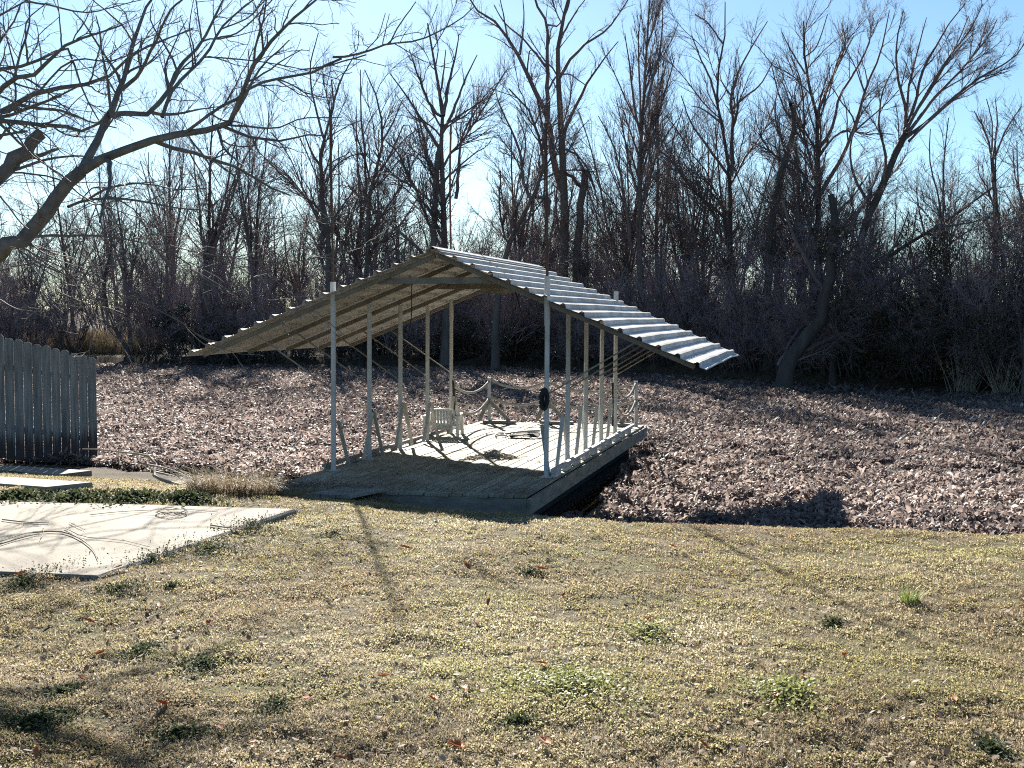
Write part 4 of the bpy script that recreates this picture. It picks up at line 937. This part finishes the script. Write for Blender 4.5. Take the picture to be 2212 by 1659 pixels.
M['yellow_weed'], rp = mat('yellow_weed', (.20, .21, .07), (.52, .52, .24), .6, 1, attr='tone', transl=.35, c3=(.36, .37, .14))
for (u, v, wu, hv, lab, n) in ((1230, 1480, 300, 90, 'wide yellow green weed mound in the middle of the lawn', 5000), (1690, 1500, 170, 80, 'yellow green weed mound beside an orange leaf', 2600), (1400, 1370, 130, 40, 'faint yellow weed mound beyond the wide one', 1300)):
    weed_clump(u, v, wu, hv, lab, n, .045, 'yellow_weed', 3, (.008, .018), 'yellow weed mounds in the lawn', 'weed_mound')
# dark weed bank beyond the pad
for k, (u, v, wu, hv) in enumerate(((30, 1078, 150, 22), (160, 1080, 150, 22), (290, 1080, 140, 24), (400, 1080, 120, 24))):
    weed_clump(u, v, wu, hv, 'dark leafy weeds in a row behind the concrete pad', 1300, .055, 'weed', 5, (.02, .04), 'dark weeds along the far edge of the pad', 'weed_row')

# ---- grass tufts
M['green_blade'], rp = mat('green_blade', (.10, .14, .03), (.45, .50, .18), .5, 1, attr='tone', transl=.4, c3=(.25, .32, .08))
M['tan_blade'], rp = mat('tan_blade', (.20, .15, .09), (.52, .44, .30), .7, 1, attr='tone', transl=.3, c3=(.36, .29, .185))
def tuft(name, p, n, rx, ry, h, w, m, label, cat, seed, bend=(.4, 1.6), group=None, kind=None):
    rg = np.random.default_rng(seed); a = rg.uniform(0, 6.28, n); r = np.sqrt(rg.uniform(0, 1, n)); x = rx * r * np.cos(a); y = ry * r * np.sin(a)
    z = ground(p[0] + x, p[1] + y) - p[2] - .01
    V, Q, t = strips(np.stack([x, y, z], -1), a + rg.normal(0, .8, n), rg.uniform(.5, 1.1, n) * h, rg.uniform(.6, 1.3, n) * w, rg.uniform(*bend, n), rg.uniform(0, .5, n), rg.uniform(0, 1, n), 4)
    o = link(name, mesh_np(name, V, Q, attr={'tone': t}, smooth=True), M[m]); o.location = p
    return tag(o, label, cat, group, kind)
p = ghit(1965, 1303); tuft('grass_tuft', p, 90, .05, .04, .13, .006, 'green_blade', 'bright green grass tuft standing alone on the dry lawn', 'grass tuft', 61, (.3, 1.3))
p = ghit(508, 1072); tuft('grass_clump', p, 1500, .42, .35, .34, .008, 'tan_blade', 'tan tussock of dry grass between the pad and the dock', 'grass clump', 62, (.8, 2.4))
p = ghit(620, 1075); tuft('grass_clump', p, 300, .25, .2, .16, .007, 'tan_blade', 'low straggle of dry grass against the dock corner', 'grass clump', 63, (.8, 2.4))
# tan grass seen under the far trees, pale reeds on the bank
rg = np.random.default_rng(64); n = 16000; u = rg.uniform(60, 350, n); d = rg.uniform(61, 74, n); x = (u - 1106) / FPX * d
V, Q, t = strips(np.stack([x, d, ground(x, d)], -1), rg.uniform(0, 6.28, n), rg.uniform(.5, 1.2, n), rg.uniform(.02, .05, n), rg.uniform(.2, 1.2, n), rg.uniform(0, .4, n), rg.uniform(0, 1, n), 3)
o = link('meadow_grass', mesh_np('meadow_grass', V, Q, attr={'tone': t}, smooth=True), M['tan_blade']); tag(o, 'tan sunlit meadow grass seen between trunks across the pond', 'grass', kind='stuff')
for (u, v, n, h, lab) in ((2085, 856, 60, 2.0, 'tall pale dead reed stalks leaning at the water edge'), (2140, 862, 50, 1.6, 'shorter pale reed stalks splayed beside the tall ones'), (2195, 868, 30, 1.4, 'sparse pale reed stalks at the picture edge')):
    x = (u - 1106) / FPX * 36.5; y = float(yfar(x)) + .1; p = (x, y, gz(x, y)); rg = np.random.default_rng(int(u)); P = np.zeros((n, 5, 3)); a = rg.uniform(0, 6.28, n); r = rg.uniform(0, .3, n); P[:, 0, 0] = r * np.cos(a) * 1.5; P[:, 0, 1] = r * np.sin(a) * .5
    dd = nrm(np.stack([rg.normal(0, .35, n), rg.normal(0, .2, n), np.ones(n)], -1)); L_ = h * rg.uniform(.35, 1.05, n) / 4
    for j in range(1, 5): P[:, j] = P[:, j - 1] + dd * L_[:, None]; dd = nrm(dd + rg.normal(0, .06, (n, 3)))
    vv, qq = tubes(P, np.linspace(.014, .006, 5)[None].repeat(n, 0), 4); o = link('reed_clump', mesh_np('reed_clump', vv, qq, smooth=True), M['stick']); o.location = p; tag(o, lab, 'reeds', 'dead reeds on the far bank')

# brown green brush on the bank: leafy bushes
M['brush_leaf'], rp = mat('brush_leaf', (.035, .032, .018), (.16, .14, .08), .7, 1, attr='tone', transl=.25, c3=(.08, .072, .04))
M['cedar_leaf'], rp = mat('cedar_leaf', (.018, .026, .022), (.06, .075, .06), .7, 1, attr='tone', transl=.15)
def leafy(name, label, x, y, w, h, n, m, seed, group, leaf=(.05, .12), cat='bush'):
    rg = np.random.default_rng(seed); z0 = gz(x, y) - .1; root = thing(name, label, cat, (x, y, z0), group)
    nc = 16; c = np.stack([rg.normal(0, w * .33, nc), rg.normal(0, w * .3, nc), rg.uniform(.12, .9, nc) * h], -1); s = rg.uniform(.14, .30, nc) * w * (1.2 - .5 * c[:, 2] / h)
    k = rg.integers(0, nc, n); dv = nrm(rg.normal(size=(n, 3))) * rg.uniform(.3, 1.05, n)[:, None] ** .5 * s[k][:, None]; P = c[k] + dv; P[:, 2] = np.abs(P[:, 2]) + .03
    L_ = rg.uniform(*leaf, n); V, Q, t = strips(P, rg.uniform(0, 6.28, n), L_, L_ * rg.uniform(.2, .5, n), rg.uniform(-.5, 1.4, n), rg.uniform(.2, 2.2, n), np.clip(rg.uniform(0, .6, n) + .4 * rg.uniform(0, 1, nc)[k], 0, 1), 2, taper=False)
    link('foliage', mesh_np('foliage', V, Q, attr={'tone': t}), M[m], root)
    S_ = np.zeros((nc, 5, 3)); S_[:, 0] = c * np.array((.15, .15, 0)); S_[:, 4] = c
    for j in (1, 2, 3): S_[:, j] = S_[:, 0] + (c - S_[:, 0]) * (j / 4) + rg.normal(0, .06, (nc, 3))
    A, Ar = grow(S_, np.linspace(.03, .01, 5)[None].repeat(nc, 0), rg, 12, .4, 45, .1, k=4, wig=.2, rmin=.006); B_, Br = grow(A, Ar, rg, 5, .5, 45, 0, k=3, wig=.2, rmin=.005)
    vv, qq = cat_tubes([(S_, np.linspace(.03, .01, 5)[None].repeat(nc, 0), 4), (A, Ar, 3), (B_, Br, 3)]); link('stems', mesh_np('stems', vv, qq, smooth=True), M['twig'], root)
    return root
BR = 'brown green brush on the far bank'
k = 0
for (u, off, w, h, lab) in ((2150, 1.5, 4.5, 4.6, 'tallest brown green brush mass behind the dead reeds'), (2230, 2.5, 4.5, 5.6, 'brown green brush mass cut by the picture edge'), (2050, 2.2, 3.6, 3.2, 'rounded brown green brush beside the reeds'), (1960, 2.0, 3.2, 2.2, 'low brown green brush past the twisted trunk limbs'), (1880, 1.2, 2.6, 1.5, 'low brown brush under the curling limb'),
                            (1610, 5.0, 3.4, 3.0, 'brown green brush behind the low roof corner'), (1480, 6.0, 3.2, 2.6, 'brown green brush beyond the roof slope'), (1080, 1.2, 3.6, 1.6, 'mounded olive brush seen under the roof'), (1130, 1.6, 3.2, 1.3, 'lower olive brush beside the mounded one'), (1000, 1.4, 2.8, 1.0, 'small olive brush beyond the rope rail')):
    d = 50.0
    for _ in range(4): x = (u - 1106) / FPX * d; d = float(yfar(x)) + off
    leafy('brush', lab, x, d, w, h, 9000, 'brush_leaf', 300 + k, BR); k += 1
for (u, off, w, h, lab) in ((378, 1.0, 1.5, 2.6, 'dark cedar bush with a pointed top across the pond'), (760, 1.0, 2.4, 1.2, 'low dark evergreen bush seen between the dock posts'), (460, .6, 3.4, .8, 'low dark bank bush under the roof eave')):
    d = 58.0
    for _ in range(4): x = (u - 1106) / FPX * d; d = float(yfar(x)) + off
    leafy('evergreen_bush', lab, x, d, w, h, 6000, 'cedar_leaf', 330 + k, 'dark evergreen bushes on the far bank'); k += 1

# ------------------------------------------------------------------ overhanging tree
rgn = np.random.default_rng(91); TD = 13.0
T = []
def limb(pp, w0, w1, d0=0.0, d1=0.0, conv=c1):
    pp = [conv(*p) for p in pp]; n = len(pp)
    T.append(([px(u, v, TD + d0 + (d1 - d0) * j / (n - 1)) for j, (u, v) in enumerate(pp)], w0 * .40 * TD / FPX, w1 * .45 * TD / FPX))
base = np.array((-7.1, 13.0, 0)); base[2] = gz(base[0], base[1]) - .1
T.append(([base, base + (0.05, 0, 1.0), base + (-.05, .05, 2.0), base + (.1, .05, 3.2), base + (0.0, 0, 4.6), base + (-.2, 0, 6.2), base + (.1, .1, 8.0)], .30, .09))
limb([(-360, 1960), (-150, 1740), (0, 1625), (130, 1560), (230, 1480), (350, 1320), (440, 1210), (530, 1110)], 50, 30, 0, -.3)
limb([(525, 1115), (600, 960), (640, 880), (700, 760), (760, 620), (800, 520), (850, 330), (930, 80), (1010, -40)], 25, 5, -.3, .8)
limb([(515, 1120), (620, 1060), (760, 990), (900, 940), (1040, 900), (1200, 870), (1400, 840), (1480, 800), (1520, 700), (1590, 580), (1620, 450), (1720, 300), (1850, 180), (1960, 60), (2060, -10)], 26, 4, -.3, -1.6)
limb([(700, 745), (800, 742), (960, 738), (1050, 650), (1130, 500), (1190, 400), (1310, 270), (1430, 30), (1480, -60)], 17, 4, 0, 1.2)
limb([(1050, 760), (1110, 600), (1210, 480), (1340, 350), (1430, 190), (1540, 80), (1640, 0)], 11, 4, -.2, .6)
limb([(790, 580), (890, 500), (960, 370), (1040, 200), (1110, 60), (1180, 0)], 12, 4, .2, -.8)
limb([(1200, 858), (1300, 790), (1420, 700), (1560, 620), (1650, 550), (1800, 510), (2000, 480), (2100, 430), (2212, 380)], 8, 5, -.8, -1.6)
limb([(200, 345), (260, 345), (400, 310), (540, 265), (730, 240), (960, 120), (1050, 40)], 6, 2, -1.6, -1.9, c2); limb([(540, 265), (600, 150), (700, 10)], 4, 2, -1.7, -1.3, c2); limb([(390, 315), (470, 220), (515, 80)], 3, 1.5, -1.7, -2.2, c2); limb([(0, 420), (150, 400), (300, 360), (400, 330)], 4, 3, -1.5, -1.7, c2)
limb([(1480, 810), (1600, 820), (1800, 830), (1950, 770), (2212, 760)], 6, 2.5, -1.0, -.2); limb([(1340, 370), (1500, 380), (1700, 400), (2000, 460), (2212, 520)], 5, 2, .8, 0)
limb([(1310, 270), (1290, 140), (1270, 0)], 5, 3, 1, 1.6); limb([(1430, 190), (1600, 120), (1700, 20), (1780, -50)], 5, 3, .6, 1.4); limb([(1400, 250), (1560, 200), (1780, -20)], 5, 3, .6, 0)
limb([(440, 1340), (600, 1290), (800, 1290), (950, 1310), (1150, 1350), (1350, 1362)], 9, 3, -.1, 1.2); limb([(560, 1300), (700, 1220), (850, 1190), (1000, 1200), (1150, 1230), (1330, 1220)], 7, 2, 0, -1.0)
limb([(950, 1310), (1100, 1240), (1300, 1200)], 4, 1.5, .8, .2)
limb([(170, 1530), (300, 1530), (450, 1530), (640, 1530), (820, 1550), (960, 1580), (1100, 1590)], 10, 3, 0, 1.4)
limb([(-330, 1500), (-100, 1230), (0, 1140), (100, 1030), (200, 920), (265, 865)], 44, 34, .2, .4)
limb([(40, 1100), (150, 1040), (260, 1005), (380, 965)], 22, 7, .3, .5); limb([(100, 1100), (300, 1035), (480, 1010), (600, 1020), (760, 990)], 9, 2, .3, -.6)
limb([(-330, 1000), (-50, 745), (100, 680), (250, 600), (400, 570), (560, 545), (700, 500), (850, 360), (1000, 280), (1250, 190)], 22, 3, .3, 1.4)
limb([(-330, 900), (-50, 640), (0, 590), (80, 510), (230, 480), (400, 310), (560, 240), (800, 160)], 20, 3, .5, -.6)
limb([(-330, 820), (-30, 785), (150, 800), (400, 820), (500, 850), (620, 820), (760, 640), (860, 360)], 16, 3, -.3, .8)
limb([(-330, 560), (-20, 455), (100, 440), (200, 410), (400, 320), (430, 300), (480, 420), (540, 600), (640, 780)], 12, 3, .4, 0); limb([(-330, 300), (0, 100), (160, 10), (300, -80)], 10, 3, .5, 1.0); limb([(160, 5), (350, 40), (560, 85), (750, 40), (1000, -20)], 6, 2, .5, 1.4)
limb([(110, 500), (60, 300), (20, 120), (40, -40)], 6, 2, .4, 1.2); limb([(185, 420), (165, 250), (180, 130), (300, 20)], 6, 2, .4, -.5); limb([(400, 320), (390, 150), (370, -20)], 5, 2, .3, .6); limb([(240, 1000), (240, 700), (230, 480), (170, 300)], 4, 1.5, .6, 1); limb([(0, 900), (100, 800), (300, 830)], 8, 3, .4, 0)
limb([(250, 600), (420, 420), (560, 380), (700, 400), (900, 330), (1250, 180)], 6, 2, .4, -.8); limb([(-20, 720), (100, 860), (200, 1000), (380, 1120), (460, 1180)], 6, 2, .2, -1.2); limb([(60, 1120), (250, 1130), (420, 1180), (560, 1290), (750, 1360), (930, 1420)], 6, 2, 0, -1.0)
limb([(0, 1270), (100, 1400), (200, 1500), (330, 1560)], 5, 2, -.4, -1)
# drooping ends
limb([(130, 110), (170, 170), (330, 370), (380, 510), (470, 590)], 5, 1.5, -.2, -.8, c6); limb([(150, 130), (300, 230), (450, 290), (740, 420), (960, 470), (1100, 550), (1270, 600), (1400, 720), (1550, 800), (1700, 890), (1830, 885), (1950, 900)], 5, 1.5, -.2, .6, c6)
limb([(170, 110), (430, 240), (700, 310), (900, 350), (1100, 320)], 4, 1.5, -.3, .6, c6); limb([(1100, 90), (1260, 160), (1390, 210), (1440, 350), (1700, 410), (1800, 450), (1950, 480), (2140, 560)], 5, 1.5, .8, 1.4, c6); limb([(1390, 210), (1500, 250), (1680, 210), (1900, 340)], 3, 1.2, 1, 1.6, c6)
limb([(200, 50), (330, 150), (600, 250), (760, 210)], 4, 1.5, -.2, -.9, c6); limb([(0, 490), (130, 560), (330, 580)], 4, 1.5, -.5, -1, c6); limb([(430, 430), (620, 510), (800, 550), (930, 600)], 3, 1.2, -.1, -.7, c6); limb([(160, 170), (520, 390), (740, 540), (960, 640)], 4, 1.2, -.2, .3, c6)
limb([(1350, 1362), (1500, 1390), (1700, 1420), (1900, 1400), (2300, 1330)], 3, 1.2, 1.2, 1.6); limb([(1100, 1590), (1300, 1640), (1600, 1680), (1900, 1700), (2400, 1560), (2700, 1420)], 4, 1.5, 1.4, .9); limb([(1900, 1700), (2200, 1640), (2500, 1550)], 3, 1.2, 1.1, .5)
make_tree('overhanging_tree', T, rgn, [dict(per=4.4, frac=.42, ang=46, up=.04, k=8, t0=.08, rf=.6, lmax=2.3, lmin=.35, sides=4, wig=.15, rmin=.005), dict(per=5.0, frac=.5, ang=46, up=.02, k=6, t0=.15, wig=.2, rmin=.0025, lmin=.12, lmax=1.0), dict(per=2.4, frac=.5, ang=45, up=.0, k=4, t0=.1, wig=.2, rmin=.002, lmin=.06)],
          base, M['near_bark'], M['near_twig'], 'big bare tree reaching its crooked limbs over the pad from beyond the frame', 'tree')

# ------------------------------------------------------------------ sticks lying about
def stick(name, label, cat, pts, r0, r1, m='stick', sub=None, seed=0, group=None):
    rg = np.random.default_rng(seed); pts = [np.array(p) for p in pts]; c = pts[0].copy(); mb = MB().tube(smooth_path(pts, 14), np.linspace(r0, r1, 14), 6)
    for s in (sub or []): mb.tube(smooth_path([np.array(p) for p in s], 8), np.linspace(r0 * .6, r1 * .7, 8), 5)
    o = mb.build(name, M[m], None, True, loc=c); o.location = c; return tag(o, label, cat, group)
gp = lambda u, v, h=0.0: ghit(u, v) + np.array((0, 0, h))
q = gp(420, 1054, .02); y0 = q[1]
stick('fallen_branch', 'pale forked dead branch propped against the foot of the fence', 'branch', [px(415, 1056, y0), px(335, 1030, y0 + .3), px(338, 1005, y0 + .6), px(320, 985, y0 + .7), px(265, 977, y0 + .9), px(215, 971, y0 + 1.0), px(178, 970, y0 + 1.0)], .022, .006, sub=[[px(338, 1020, y0 + .4), px(380, 1030, y0 + .2), px(410, 1045, y0)], [px(300, 1000, y0 + .6), px(370, 1015, y0 + .3), px(450, 1050, y0 + .1)]])
padz = lambda u, v: pz(u, v, PADZ + .012)
stick('fallen_twig', 'long forked dry twig lying across the concrete pad', 'twig', [padz(70, 1150), padz(130, 1148), padz(170, 1162), padz(200, 1185), padz(212, 1208)], .006, .0025, sub=[[padz(95, 1137), padz(92, 1155), padz(86, 1165)], [padz(140, 1140), padz(185, 1160), padz(260, 1166), padz(325, 1182)], [padz(150, 1128), padz(185, 1145)]], group='dry twigs on the pad')
stick('fallen_twig', 'thin straight twig near the far edge of the pad', 'twig', [padz(5, 1122), padz(60, 1128), padz(105, 1128)], .006, .003, group='dry twigs on the pad', sub=[[padz(50, 1130), padz(90, 1133)]])
stick('fallen_twig', 'thin twig on the pad close to its raised corner', 'twig', [padz(455, 1134), padz(500, 1140), padz(555, 1138)], .006, .003, group='dry twigs on the pad', sub=[[padz(500, 1140), padz(530, 1144)]])
stick('fallen_twig', 'two crossing twig ends at the weedy pad border', 'twig', [padz(0, 1175), padz(40, 1163), padz(85, 1152)], .006, .003, group='dry twigs on the pad', sub=[[padz(0, 1170), padz(55, 1152), padz(95, 1148)]])
rg = np.random.default_rng(6); pts = []
for k in range(44):
    a = k * .55; u = 372 + (34 + rg.normal(0, 3)) * math.cos(a); v = 1108 + (6 + rg.normal(0, .8)) * math.sin(a); pts.append(padz(u, v) + np.array((0, 0, rg.uniform(0, .03))))
o = MB().tube(np.array(pts), .0025, 5).build('dry_vine', M['stick'], None, True, loc=pts[0]); o.location = pts[0]; tag(o, 'dry brown vine curled into a ring on the pad', 'vine')
stick('dry_vine', 'long dry vine trailing along the far edge of the pad', 'vine', [padz(195, 1112), padz(250, 1106), padz(320, 1102), padz(400, 1100), padz(470, 1106)], .003, .002, sub=[[padz(290, 1112), padz(340, 1114), padz(400, 1122)]])
# bent wires of grass standing in the dock shadow
for (a, b_, lab) in (((1098, 1456, 0), (1167, 1395, 0), 'pale straight stalk leaning over the shaded dock front'),):
    p = gp(a[0] * .72, a[1] * .72); q = px(b_[0] * .72, b_[1] * .72, p[1] + .25); stick('dry_stalk', lab, 'stalk', [p, (p + q) / 2, q], .004, .002)
# leaf crumbs and needles on the deck
rg = np.random.default_rng(15); n = 260; a = rg.uniform(A0 + .1, A1 - .1, n); l = rg.uniform(-.2, 6.5, n); P = np.array([D(a_, l_, .006) for a_, l_ in zip(a, l)])
V, Q, t = strips(P, rg.uniform(0, 6.28, n), rg.uniform(.02, .06, n), rg.uniform(.012, .03, n), rg.uniform(-.5, 1.5, n), rg.uniform(1.0, 1.55, n), rg.uniform(0, .6, n), 3, taper=False)
n = 900; a2 = rg.uniform(A0, A1, n); l2 = L0 + np.abs(rg.normal(0, .3, n)); a2 = np.where(rg.uniform(0, 1, n) < .7, A0 + np.abs(rg.normal(0, .7, n)), a2); a2 = np.clip(a2, A0, A1); P = np.array([D(a_, l_, .006) for a_, l_ in zip(a2, l2)]); P[:, 2] += rg.uniform(0, .02, n)
V2, Q2, t2 = strips(P, rg.uniform(0, 6.28, n), rg.uniform(.02, .06, n), rg.uniform(.008, .02, n), rg.uniform(-.3, 1.0, n), rg.uniform(1.1, 1.6, n), rg.uniform(0, .6, n), 3, taper=False)
o = link('deck_litter', mesh_np('deck_litter', np.concatenate([V, V2]), np.concatenate([Q, Q2 + len(V)]), attr={'tone': np.concatenate([t, t2])}, smooth=True), M['brown_leaf']); tag(o, 'dead leaves and crumbs scattered over the deck boards', 'leaf litter', kind='stuff')
